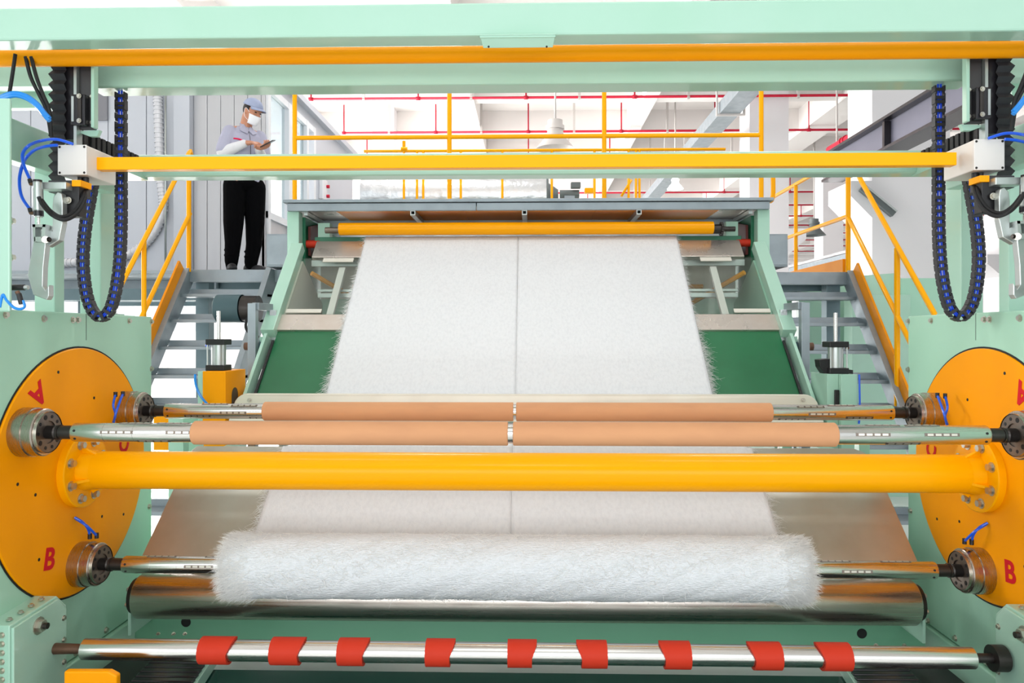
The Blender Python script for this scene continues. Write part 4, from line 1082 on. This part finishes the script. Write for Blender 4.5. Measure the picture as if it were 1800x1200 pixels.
    for i in range(1, len(P)-2):
        for k in range(24):
            tt = k/24; p0, p1, p2, p3 = P[i-1], P[i], P[i+1], P[i+2]
            dense.append(0.5*((2*p1)+(p2-p0)*tt+(2*p0-5*p1+4*p2-p3)*tt*tt+(3*p1-p0-3*p2+p3)*tt**3))
    t = thing('cable_chain', P[0], 'black link chain hanging in a U with blue cables inside, on the %s' % sd, 'cable chain')
    pitch = 0.0315
    if MIR == 1:
        lk = MB()
        for s in (-1, 1):
            lk.prism([(s*0.0225, -0.014, -0.019), (s*0.0225, 0.014, -0.019), (s*0.0225, 0.014, 0.006), (s*0.0225, -0.014, 0.006)], (-s*0.006, 0, 0))
            lk.prism([(s*0.0195, -0.014, 0.0), (s*0.0195, 0.014, 0.0), (s*0.0195, 0.014, 0.017), (s*0.0195, -0.014, 0.017)], (-s*0.006, 0, 0))
        lk.box(-0.0215, 0.0215, -0.0155, -0.0125, -0.008, 0.0055)
        lk.box(-0.0215, 0.0215, 0.0125, 0.0155, -0.008, 0.0055)
        LINK = bpy.data.meshes.new('link'); LINK.from_pydata([tuple(v) for v in lk.v], [], lk.f); LINK.materials.append(M['chain_black'])
    acc = 0; last = dense[0]; cab = [dense[0]]
    for i in range(1, len(dense)):
        acc += (dense[i]-last).length; last = dense[i]
        if acc >= pitch:
            acc -= pitch
            d = (dense[i]-dense[i-3 if i > 3 else 0]).normalized()
            o = bpy.data.objects.new('link', LINK); COL.objects.link(o)
            ang = math.atan2(d.x*MIR, d.z)
            o.rotation_euler = (0, ang, 0)
            place(o, (dense[i].x*MIR, dense[i].y, dense[i].z), t)
            cab.append(dense[i])
    for dx in (-0.006, 0.006):
        MB().tube([p+Vector((dx, -0.006, 0)) for p in cab], 0.0046, 6).build('cable', 'blue_cable', t)

    # ---------------- lower corner bracket box
    t = thing('bearing_box', (-2.05, 2.8, -1.6), 'light green bolted bearing box at the bottom %s corner' % sd, 'bearing box')
    F = [onX(47, 1095, -1.92), ]
    xi = -1.905
    pz = [Vector((xi, 2.66, -1.075)), Vector((xi, 2.93, -0.99-0.07)), Vector((xi, 2.99, -1.12)), Vector((xi, 2.99, -1.66)), Vector((xi, 2.66, -1.66))]
    MB().prism(pz, (-0.35, 0, 0)).build('housing', 'green', t, 0.004)
    MB().prism([Vector((xi, 2.665, -1.085)), Vector((xi, 2.92, -1.07)), Vector((xi, 2.975, -1.13)), Vector((xi, 2.975, -1.65)), Vector((xi, 2.665, -1.65))], (0.012, 0, 0)).build('side_cover', 'green', t, 0.003)
    nb = bolt(t, (xi+0.012, 2.80, -1.13), (1, 0, 0), 0.02, h=0.02)
    MB().cyl((xi+0.03, 2.80, -1.13), (xi+0.05, 2.80, -1.13), 0.012, n=16).build('stud', 'dark_steel', t)
    for k in range(6): bolt(t, (xi-0.03, 2.66, -1.11-0.033*k), (0, -1, 0), 0.007)
    for k in range(4): bolt(t, (xi-0.03, 2.70+0.06*k, -1.068+0.004*k), (0, 0, 1), 0.007)
    for z in (-1.16, -1.25, -1.34): bolt(t, (xi+0.012, 2.955, z), (1, 0, 0), 0.007)
    if MIR == 1:
        MB().box(-2.20, -2.10, 2.75, 2.85, -1.062, -1.059).build('slot', 'black_rubber', t)
        t = thing('guard_block', w(160, 1190, 2.75), 'yellow guard block at the bottom left edge of the picture', 'guard')
        a = MB().prism([w(112, 1180, 2.74), w(190, 1180, 2.74), w(205, 1188, 2.74), w(205, 1329, 2.74), w(112, 1329, 2.74)], (0, 0.03, 0))
        a.build('guard_body', 'yellow_disc', t, 0.006)
MIR = 1

# ---------------- gantry beams
t = thing('front_crossbeam', (0, 2.75, 1.1), 'wide light green crossbeam filling the top edge of the picture', 'beam')
MB().box(-2.8, 2.8, 2.70, 2.80, 1.112, 1.235).build('beam_body', 'green', t, 0.008)
xa, xb = wx(843, 2.66), wx(977, 2.66)
MB().box(xa, xb, 2.66, 2.70, 1.088, 1.102).box(xa, xb, 2.66, 2.672, 1.088, 1.10).build('bracket_flange', 'green', t, 0.002)
MB().prism([(xa, 2.655, 1.098), (xb, 2.655, 1.098), (xb-0.01, 2.69, 1.062), (xa+0.012, 2.69, 1.062)], (0, 0.008, 0.004)).build('bracket_plate', 'green', t, 0.002)
for px in (859, 961): 
    p = w(px, 82, 2.665); MB().cyl(p, p+Vector((0, -0.002, -0.001)), 0.004, n=8).build('hole', 'black_rubber', t)
t = thing('guard_tube', (0, 2.95, 1.1), 'orange-yellow tube running under the top green beam', 'tube')
MB().cyl((-2.75, 2.95, 1.139), (2.75, 2.95, 1.139), 0.033, n=12).build('tube_body', 'yellow_disc', t)
for f in t.children[-1].data.polygons: pass
t = thing('rear_crossbeam', (0, 3.2, 1.1), 'second green crossbeam behind the orange-yellow tube', 'beam')
MB().box(-1.915, 1.915, 3.15, 3.27, 1.086, 1.25).build('beam_body', 'green', t, 0.008)
MB().box(-2.6, 2.6, 3.22, 3.30, 1.12, 1.26).build('beam_back', 'green', t, 0.006)
t = thing('middle_crossbeam', (0, 3.6, 0.8), 'pale green round-edged crossbeam behind the thin yellow bar', 'beam')
MB().box(-2.15, 2.15, 3.55, 3.67, 0.785, 0.895).build('beam_body', 'green', t, 0.018)
for s in (-1, 1): MB().box(s*2.15, s*2.0, 3.52, 3.55, 0.80, 0.88).build('end_plate', 'green', t)
t = thing('push_bar', (0, 2.95, 0.68), 'thin bright yellow square bar between the two white boxes', 'bar')
MB().box(wx(174, 2.95), wx(1677, 2.95), 2.93, 2.975, wz(0, 301, 2.95), wz(0, 279, 2.95)).build('bar_body', 'yellow', t, 0.003)

# ---------------- grey post frames and air cylinders either side
for MIR in (1, -1):
    sd = side()
    t = thing('post_frame', (-2.0, 5.0, -1.7), 'grey square tube post with an arm beside the %s edge of the green bed' % sd, 'post')
    Yp = 5.0
    MB().box(wx(435, Yp), wx(449, Yp), Yp, Yp+0.06, -1.7, wz(0, 533, Yp)).build('post', 'galv', t, 0.003)
    a = w(449, 538, Yp+0.02); b = Vector((-1.86, 5.25, a.z+0.0))
    MB().bar(a, b, 0.05, 0.05).build('arm', 'galv', t, 0.003)
    MB().box(wx(474, 5.2), wx(485, 5.2), 5.2, 5.25, -0.4, wz(0, 545, 5.2)).build('slide_rod', 'foil', t)
    Yq = 4.5
    if MIR == 1:
        t = thing('lift_unit', w(380, 700, Yq), 'orange-yellow block with a black and silver air cylinder on top at the left', 'air cylinder')
        x0, x1 = wx(356, Yq), wx(396, Yq)
        ztop = wz(0, 652, Yq)
        MB().box(x0, x1+0.002, Yq, Yq+0.32, -1.2, ztop).build('block', 'yellow_disc', t, 0.003)
        MB().box(x0-0.035, x0, Yq+0.01, Yq+0.32, -1.7, ztop).build('side_plate', 'green', t, 0.002)
        p = [(x1+0.003, Yq+0.08+0.05*math.cos(a_)+0.06, -0.38+0.05*math.sin(a_)) for a_ in [PI*k/8 for k in range(9)]]
        p = p+[(x1+0.003, Yq+0.09, -0.62), (x1+0.003, Yq+0.19, -0.62)]
        MB().prism(p, (0.001, 0, 0)).build('slot_opening', 'rust_steel', t)
        MB().tube([w(343, 658, Yq-0.02), w(344, 675, Yq-0.04), w(352, 695, Yq-0.04), w(366, 712, Yq-0.02)], 0.008, 8, 6).build('air_tube', 'sky_hose', t)
        MB().box(wx(270, Yq), wx(296, Yq), Yq, Yq+0.2, wz(0, 790, Yq), wz(0, 730, Yq)).build('side_block', 'yellow_disc', t)
        MB().box(wx(296, Yq), wx(322, Yq), Yq, Yq+0.2, -1.7, wz(0, 735, Yq)).build('leg', 'green', t)
        cx = (wx(353, Yq)+wx(387, Yq))/2
    else:
        t = thing('lift_unit', Vector((-w(1482, 700, Yq).x, Yq, -0.4)), 'light green block with a black and silver air cylinder on top at the right', 'air cylinder')
        x0, x1 = -wx(1508, Yq), -wx(1479, Yq)
        ztop = wz(0, 656, Yq)
        MB().box(x0, x1, Yq, Yq+0.3, -1.7, ztop).build('block', 'green', t, 0.003)
        MB().box(x1+0.001, x1+0.07, Yq+0.04, Yq+0.3, -1.7, ztop).build('side_plate', 'green', t, 0.002)
        MB().box(x1+0.004, x1+0.03, Yq+0.02, Yq+0.035, wz(0, 710, Yq), wz(0, 683, Yq)).build('latch', 'black', t, 0.003)
        MB().tube([(x0-0.006, Yq-0.005, ztop), (x0-0.008, Yq-0.008, ztop-0.2), (x0-0.004, Yq-0.005, ztop-0.3)], 0.006, 8, 5).build('air_tube', 'blue_hose', t)
        MB().prism([Vector((-q.x, q.y, q.z)) for q in [w(1440, 632, Yq+.1), w(1466, 630, Yq+.1), w(1466, 648, Yq+.1), w(1500, 650, Yq+.1), w(1500, 660, Yq+.1), w(1452, 660, Yq+.1), w(1442, 645, Yq+.1)]], (0, 0.08, 0)).build('sensor_bracket', 'black', t, 0.003)
        cx = -(wx(1466, Yq)+wx(1500, Yq))/2
    zc0, zc1 = ztop, ztop+0.20
    yc = Yq+0.12
    MB().box(cx-0.06, cx+0.06, yc-0.06, yc+0.06, zc0, zc0+0.036).build('cylinder_foot', 'black', t, 0.004)
    MB().box(cx-0.06, cx+0.06, yc-0.06, yc+0.06, zc1-0.036, zc1).build('cylinder_head', 'black', t, 0.004)
    MB().cyl((cx, yc, zc0+0.036), (cx, yc, zc1-0.036), 0.045, n=28).build('barrel', 'alu', t)
    for dx in (-0.05, 0.05):
        MB().cyl((cx+dx, yc-0.05, zc0+0.036), (cx+dx, yc-0.05, zc1-0.036), 0.005, n=10).build('tie_rod', 'alu', t)
    MB().cyl((cx, yc, zc1), (cx, yc, zc1+0.18), 0.012, n=12).build('piston_rod', 'steel', t)
    MB().sphere((cx-0.065, yc-0.02, zc1-0.04), 0.012).build('air_fitting', 'blue_hose' if MIR == 1 else 'rust_steel', t)
MIR = 1
# ============================================================ THE WORKER
def bake(mb, name, m, parent, vox=0.006, smooth=4, sub=0):
    lo = Vector((0, 0, 0))
    me = bpy.data.meshes.new(name); me.from_pydata([tuple(p) for p in mb.v], [], mb.f)
    o = bpy.data.objects.new(name+'_tmp', me); COL.objects.link(o)
    r = o.modifiers.new('r', 'REMESH'); r.mode = 'VOXEL'; r.voxel_size = vox; r.use_smooth_shade = True
    s = o.modifiers.new('s', 'SMOOTH'); s.iterations = smooth; s.factor = 0.5
    bpy.context.view_layer.update()
    dg = bpy.context.evaluated_depsgraph_get()
    me2 = bpy.data.meshes.new_from_object(o.evaluated_get(dg)); bpy.data.objects.remove(o)
    xs = [v.co.copy() for v in me2.vertices]
    org = Vector((sum(v.x for v in xs)/len(xs), sum(v.y for v in xs)/len(xs), min(v.z for v in xs)))
    for v in me2.vertices: v.co -= org
    for p in me2.polygons: p.use_smooth = True
    me2.materials.clear(); me2.materials.append(M[m])
    o = bpy.data.objects.new(name, me2); COL.objects.link(o)
    return place(o, org, parent)
def limb(mb, pts, n=14):
    # pts: (point, radius) chain of tapered rounded segments
    for (p, r), (q, s) in zip(pts, pts[1:]):
        mb.cyl(p, q, r, s, n=n)
    for p, r in pts: mb.sphere(p, r, 14, 10)
    return mb
PX0 = w(427, 473, 7.28).x; PY0_ = 7.33; PZ0 = DL
SCL = 1.035
def B(dx, dy, z): return Vector((PX0+dx, PY0_+dy, PZ0+z*SCL))
V = Vector
per = thing('person', B(0, 0, 0), 'worker in pale uniform, cap and white mask looking at a phone on the left deck', 'person')
HF = V((0.85, -0.36, -0.38)).normalized()                       # the way the face looks: right, to us, down
HS = HF.cross(V((0, 0, 1))).normalized()                        # his right
HU = HS.cross(HF).normalized()
HC = B(0.085, -0.03, 1.565)
HB = Matrix((HF, HS, HU)).transposed()
def hp_(f, s, u): return HC+HF*f+HS*s+HU*u
body = MB()
body.sphere(HC, 1, 20, 14, (0.092, 0.074, 0.110), HB)
body.sphere(hp_(0.02, 0, -0.055), 1, 16, 12, (0.070, 0.058, 0.062), HB)          # jaw
body.sphere(hp_(0.098, 0, -0.012), 1, 10, 8, (0.018, 0.013, 0.022), HB)         # nose
body.sphere(hp_(0.072, 0, 0.03), 1, 12, 8, (0.026, 0.055, 0.012), HB)           # brow
for s in (-1, 1):
    body.sphere(hp_(-0.005, s*0.076, -0.008), 1, 10, 8, (0.020, 0.009, 0.030), HB)   # ears
    body.sphere(hp_(0.055, s*0.04, -0.03), 1, 10, 8, (0.03, 0.026, 0.026), HB)       # cheeks
neck0 = B(0.0, 0.0, 1.38)
limb(body, [(neck0, 0.062), (hp_(-0.035, 0, -0.06), 0.055)])
# torso under the clothes
RSH, LSH = B(-0.115, -0.13, 1.345), B(0.115, 0.12, 1.345)
limb(body, [(RSH, 0.055), (B(-0.01, 0, 1.38), 0.06), (LSH, 0.055)])
for z, r in ((1.28, 0.12), (1.15, 0.12), (1.02, 0.115), (0.92, 0.12)):
    body.sphere(B(-0.01, 0, z), 1, 16, 10, (r*1.05, r, 0.13))
RHIP, LHIP = B(-0.06, -0.08, 0.88), B(0.07, 0.07, 0.88)
RK, LK = B(-0.075, -0.10, 0.48), B(0.085, 0.05, 0.48)
RA, LA = B(-0.10, -0.09, 0.09), B(0.04, 0.06, 0.09)
limb(body, [(RHIP, 0.085), (RK, 0.055), (RA, 0.03)]); limb(body, [(LHIP, 0.085), (LK, 0.055), (LA, 0.03)])
limb(body, [(RA, 0.026), (RA+V((0.02, -0.06, -0.055)), 0.014)]); limb(body, [(LA, 0.026), (LA+V((0.07, -0.01, -0.055)), 0.014)])
# arms
RE = B(-0.145, -0.19, 1.13); LE = B(0.17, 0.05, 1.11)
RW = B(0.09, -0.21, 1.215); LW = B(0.20, -0.17, 1.175)
limb(body, [(RSH, 0.05), (RE, 0.042), (RW, 0.027)]); limb(body, [(LSH, 0.05), (LE, 0.042), (LW, 0.027)])
# right hand: palm and fingers, index reaching to the phone
def hand(mb, wr, fwd, up, thumb_side, curls, scale=1.0):
    fwd = fwd.normalized(); sd_ = fwd.cross(up).normalized(); up = sd_.cross(fwd).normalized()
    Bm = Matrix((fwd, sd_, up)).transposed()
    pc = wr+fwd*0.045*scale
    mb.sphere(pc, 1, 14, 10, (0.052*scale, 0.040*scale, 0.019*scale), Bm)
    limb(mb, [(wr, 0.026), (pc, 0.024)])
    for i, (cu, ln) in enumerate(zip(curls, (0.075, 0.083, 0.077, 0.062))):
        off = (i-1.5)*0.0205*scale*thumb_side
        p = pc+fwd*0.036*scale-sd_*off
        d = fwd*1.0; pts = [(p, 0.0105)]
        for k in range(3):
            a = cu*(k+0.6)*0.5
            dd = fwd*math.cos(a)-up*math.sin(a)
            p = p+dd*ln*scale*(0.42, 0.32, 0.26)[k]; pts.append((p, (0.0098, 0.009, 0.0078)[k]))
        limb(mb, pts, 10)
    p = wr+fwd*0.022*scale-sd_*(-0.03*thumb_side)*-1
    p = wr+fwd*0.02*scale+sd_*0.028*thumb_side*scale
    t1 = p+(fwd*0.75+sd_*0.7*thumb_side-up*0.25).normalized()*0.038*scale
    t2 = t1+(fwd*1.0+sd_*0.1*thumb_side-up*0.45).normalized()*0.03*scale
    limb(mb, [(p, 0.014), (t1, 0.0115), (t2, 0.0095)], 10)
hand(body, RW, V((0.92, -0.05, 0.02)), V((0.1, -0.35, 0.95)), -1, (0.55, 1.5, 1.7, 1.8))
hand(body, LW, V((0.88, -0.35, 0.10)), V((0.05, -0.1, -1.0)), 1, (1.2, 1.3, 1.4, 1.5))
bo = bake(body, 'body', 'skin', per, 0.0055, 3)
# eyes
for s in (-1, 1):
    MB().sphere(hp_(0.083, s*0.032, 0.008), 1, 10, 8, (0.009, 0.013, 0.006), HB).build('eye', 'hair', per)
# hair
h = MB().sphere(hp_(-0.012, 0, 0.02), 1, 22, 16, (0.092, 0.0785, 0.098), HB)
h.v = [v for v in h.v]
hh = MB(); keep = []
for f, s in zip(h.f, h.s):
    c = sum((h.v[i] for i in f), V((0, 0, 0)))/4-HC
    if c.dot(HF) < 0.035 and c.dot(HU) > -0.055-0.3*min(0, -c.dot(HF)-0.02): keep.append(f)
hh.v = h.v; hh.f = keep; hh.s = [True]*len(keep)
ho = hh.build('hair', 'hair', per); md = ho.modifiers.new('thick', 'SOLIDIFY'); md.thickness = 0.006
# cap: crown, band and brim
cr = MB().sphere(hp_(-0.005, 0, 0.050), 1, 28, 18, (0.107, 0.090, 0.088), HB)
keep = [f for f in cr.f if (sum((cr.v[i] for i in f), V((0, 0, 0)))/4-HC).dot(HU) > 0.052]
cr.f = keep; cr.s = [True]*len(keep)
co = cr.build('cap', 'cap_cloth', per); md = co.modifiers.new('thick', 'SOLIDIFY'); md.thickness = 0.005
vs, fs = [], []
nb_ = 14
for i in range(nb_+1):
    a = -1.25+2.5*i/nb_
    for k, (rr, dz) in enumerate(((0.092, 0.058), (0.135, 0.056), (0.168, 0.044))):
        f = math.cos(a)*rr*(1.0 if k else 1.05); s_ = math.sin(a)*(0.082+0.0*k)
        vs.append(hp_(f if k else math.cos(a)*0.100, s_, dz-0.012*(abs(math.sin(a))**2)*k))
for i in range(nb_):
    for k in range(2): fs.append((i*3+k, i*3+k+1, (i+1)*3+k+1, (i+1)*3+k))
br = MB().add(vs, fs, True).build('brim', 'cap_cloth', co); md = br.modifiers.new('thick', 'SOLIDIFY'); md.thickness = 0.004
# mask
mk = MB(); vs, fs = [], []
na_, nu = 16, 8
for j in range(nu+1):
    u = -0.018-0.095*j/nu
    for i in range(na_+1):
        a = -1.15+2.3*i/na_
        bulge = 1+0.12*math.exp(-(a/0.35)**2)
        rf = (0.098-0.025*(j/nu)**2)*bulge+0.006*math.sin(j/nu*PI)
        vs.append(hp_(math.cos(a)*rf+0.006, math.sin(a)*(0.080-0.020*(j/nu)), u-0.008*math.cos(a)))
for j in range(nu):
    for i in range(na_): fs.append((j*(na_+1)+i, j*(na_+1)+i+1, (j+1)*(na_+1)+i+1, (j+1)*(na_+1)+i))
mo = mk.add(vs, fs, True).build('face_mask', 'mask_white', per); md = mo.modifiers.new('thick', 'SOLIDIFY'); md.thickness = 0.003; md.offset = 1
for s in (-1, 1):
    MB().tube([hp_(0.045, s*0.075, -0.01), hp_(0.0, s*0.083, 0.018), hp_(-0.018, s*0.083, 0.0), hp_(0.0, s*0.08, -0.06), hp_(0.04, s*0.062, -0.088)], 0.002, 6, 5).build('ear_loop', 'mask_white', mo)
# shirt
sh = MB()
def ell(z, cx, cy, a, b, rot=-0.75):
    return [B(cx+math.cos(t)*a*math.cos(rot)-math.sin(t)*b*math.sin(rot), cy+math.cos(t)*a*math.sin(rot)+math.sin(t)*b*math.cos(rot), z) for t in [2*PI*k/32 for k in range(32)]]
# a: front-back half depth, b: half width of chest; chest faces (cos rot, sin rot)
secs = [(0.875, -0.005, 0.0, 0.150, 0.182), (0.95, -0.01, 0.0, 0.140, 0.178), (1.05, -0.012, 0.0, 0.142, 0.184), (1.15, -0.012, 0.0, 0.148, 0.194), (1.25, -0.012, 0.0, 0.146, 0.198), (1.33, -0.012, 0.0, 0.125, 0.188), (1.38, -0.012, 0.0, 0.092, 0.150), (1.415, -0.008, 0.0, 0.072, 0.09)]
rings_ = [ell(*s) for s in secs]
vs = [p for r in rings_ for p in r]; fs = []
for i in range(len(rings_)-1):
    for k in range(32): fs.append((i*32+k, i*32+(k+1) % 32, (i+1)*32+(k+1) % 32, (i+1)*32+k))
fs += [tuple(range(31, -1, -1)), tuple(range(len(vs)-32, len(vs)))]
sh.add(vs, fs)
limb(sh, [(RSH+V((0.01, 0.01, 0)), 0.070), (RSH.lerp(RE, 0.45), 0.070), (RSH.lerp(RE, 0.86), 0.074)])
limb(sh, [(LSH+V((-0.01, -0.01, 0)), 0.078), (LSH.lerp(LE, 0.45), 0.078), (LSH.lerp(LE, 0.8), 0.080)])
so = bake(sh, 'shirt', 'shirt', per, 0.0075, 3)
# collar, zip, pocket stripes
cn = V((math.cos(-0.75), math.sin(-0.75), 0)); cs = V((-math.sin(-0.75), math.cos(-0.75), 0))   # chest normal, towards his left
def ch(z, side_, out=0.004):
    # point on the chest surface at height z and lateral offset side_ (positive = his left)
    for (za, _, _, a0, b0), (zb, _, _, a1, b1) in zip(secs, secs[1:]):
        if za <= z <= zb:
            f = (z-za)/(zb-za); a = a0+(a1-a0)*f; b = b0+(b1-b0)*f; break
    t_ = math.asin(max(-1, min(1, side_/b)))
    return B(-0.01, 0, z)+cn*(a*math.cos(t_)+out)+cs*side_
MB().tube([ch(z, 0.0, 0.0) for z in (0.88, 0.95, 1.1, 1.2, 1.3, 1.37)], 0.003, 6, 3).build('zip', 'gasket', so)
for s_, m_ in ((-1, 'red_stripe'), (1, 'gasket')):
    MB().tube([ch(1.27, s_*0.15, 0.001), ch(1.265, s_*0.105, 0.002), ch(1.245, s_*0.045, 0.002)], [0.002]+[0.007]*4+[0.008]*4+[0.003] if False else (0.008 if s_ < 0 else 0.004), 6, 4).build('pocket_stripe', m_, so)
cl = MB()
for s_ in (-1, 1):
    cl.add([ch(1.37, 0.0, 0.01), ch(1.33, s_*0.03, 0.018), ch(1.36, s_*0.09, 0.015), B(-0.0, 0, 1.455)+cs*(s_*0.055)+cn*0.0, B(0, 0, 1.44)+cs*(s_*0.035)+cn*0.05], [(0, 1, 2, 3, 4)])
c_ = cl.build('collar', 'shirt', so); md = c_.modifiers.new('thick', 'SOLIDIFY'); md.thickness = 0.005
# white under-sleeves
us = MB(); limb(us, [(RSH.lerp(RE, 0.6), 0.058), (RE, 0.060), (RE.lerp(RW, 0.5), 0.052), (RE.lerp(RW, 0.93), 0.040)])
limb(us, [(LSH.lerp(LE, 0.6), 0.058), (LE, 0.058), (LE.lerp(LW, 0.5), 0.050), (LE.lerp(LW, 0.93), 0.038)])
bake(us, 'under_sleeves', 'sleeve_white', per, 0.006, 3)
# trousers
tr = MB()
tr.sphere(B(0, 0, 0.87), 1, 20, 12, (0.150, 0.150, 0.09))
limb(tr, [(B(-0.075, -0.06, 0.84), 0.115), (RK, 0.098), (B(-0.085, -0.09, 0.28), 0.078), (RA+V((0.0, 0, 0.02)), 0.066), (RA+V((0.0, 0, -0.03)), 0.056)], 18)
limb(tr, [(B(0.075, 0.05, 0.84), 0.115), (LK, 0.094), (B(0.07, 0.06, 0.28), 0.078), (LA+V((0, 0, 0.02)), 0.066), (LA+V((0, 0, -0.03)), 0.056)], 18)
for z in (0.16, 0.21): 
    tr.sphere(B(-0.098, -0.09, z), 1, 16, 8, (0.076, 0.076, 0.018)); tr.sphere(B(0.043, 0.06, z), 1, 16, 8, (0.074, 0.074, 0.018))
bake(tr, 'trousers', 'trousers', per, 0.007, 3)
# shoes
for an, dv in ((RA, V((0.12, -0.24, 0))), (LA, V((0.30, -0.04, 0)))):
    d = dv.normalized(); s_ = V((-d.y, d.x, 0)); Bm = Matrix((d, s_, V((0, 0, 1)))).transposed()
    m_ = MB(); g0 = V((an.x, an.y, PZ0))
    m_.sphere(g0+d*-0.015+V((0, 0, 0.042)), 1, 16, 10, (0.066, 0.050, 0.062), Bm)
    m_.sphere(g0+d*0.07+V((0, 0, 0.034)), 1, 16, 10, (0.105, 0.05, 0.048), Bm)
    m_.sphere(g0+d*0.13+V((0, 0, 0.026)), 1, 16, 10, (0.065, 0.046, 0.028), Bm)
    for v in m_.v: v.z = max(v.z, PZ0+0.002)
    bake(m_, 'shoe', 'shoe', per, 0.006, 3)
# phone
ph = LW+V((0.115, -0.055, 0.030))
t = thing('phone', ph, 'black mobile phone held by the worker', 'phone')
pd = V((0.80, -0.12, 0.36)).normalized(); 
MB().bar(ph-pd*0.075, ph+pd*0.075, 0.074, 0.009, up=(-0.3, -0.25, 0.9)).build('phone_body', 'black_gloss', t, 0.002)
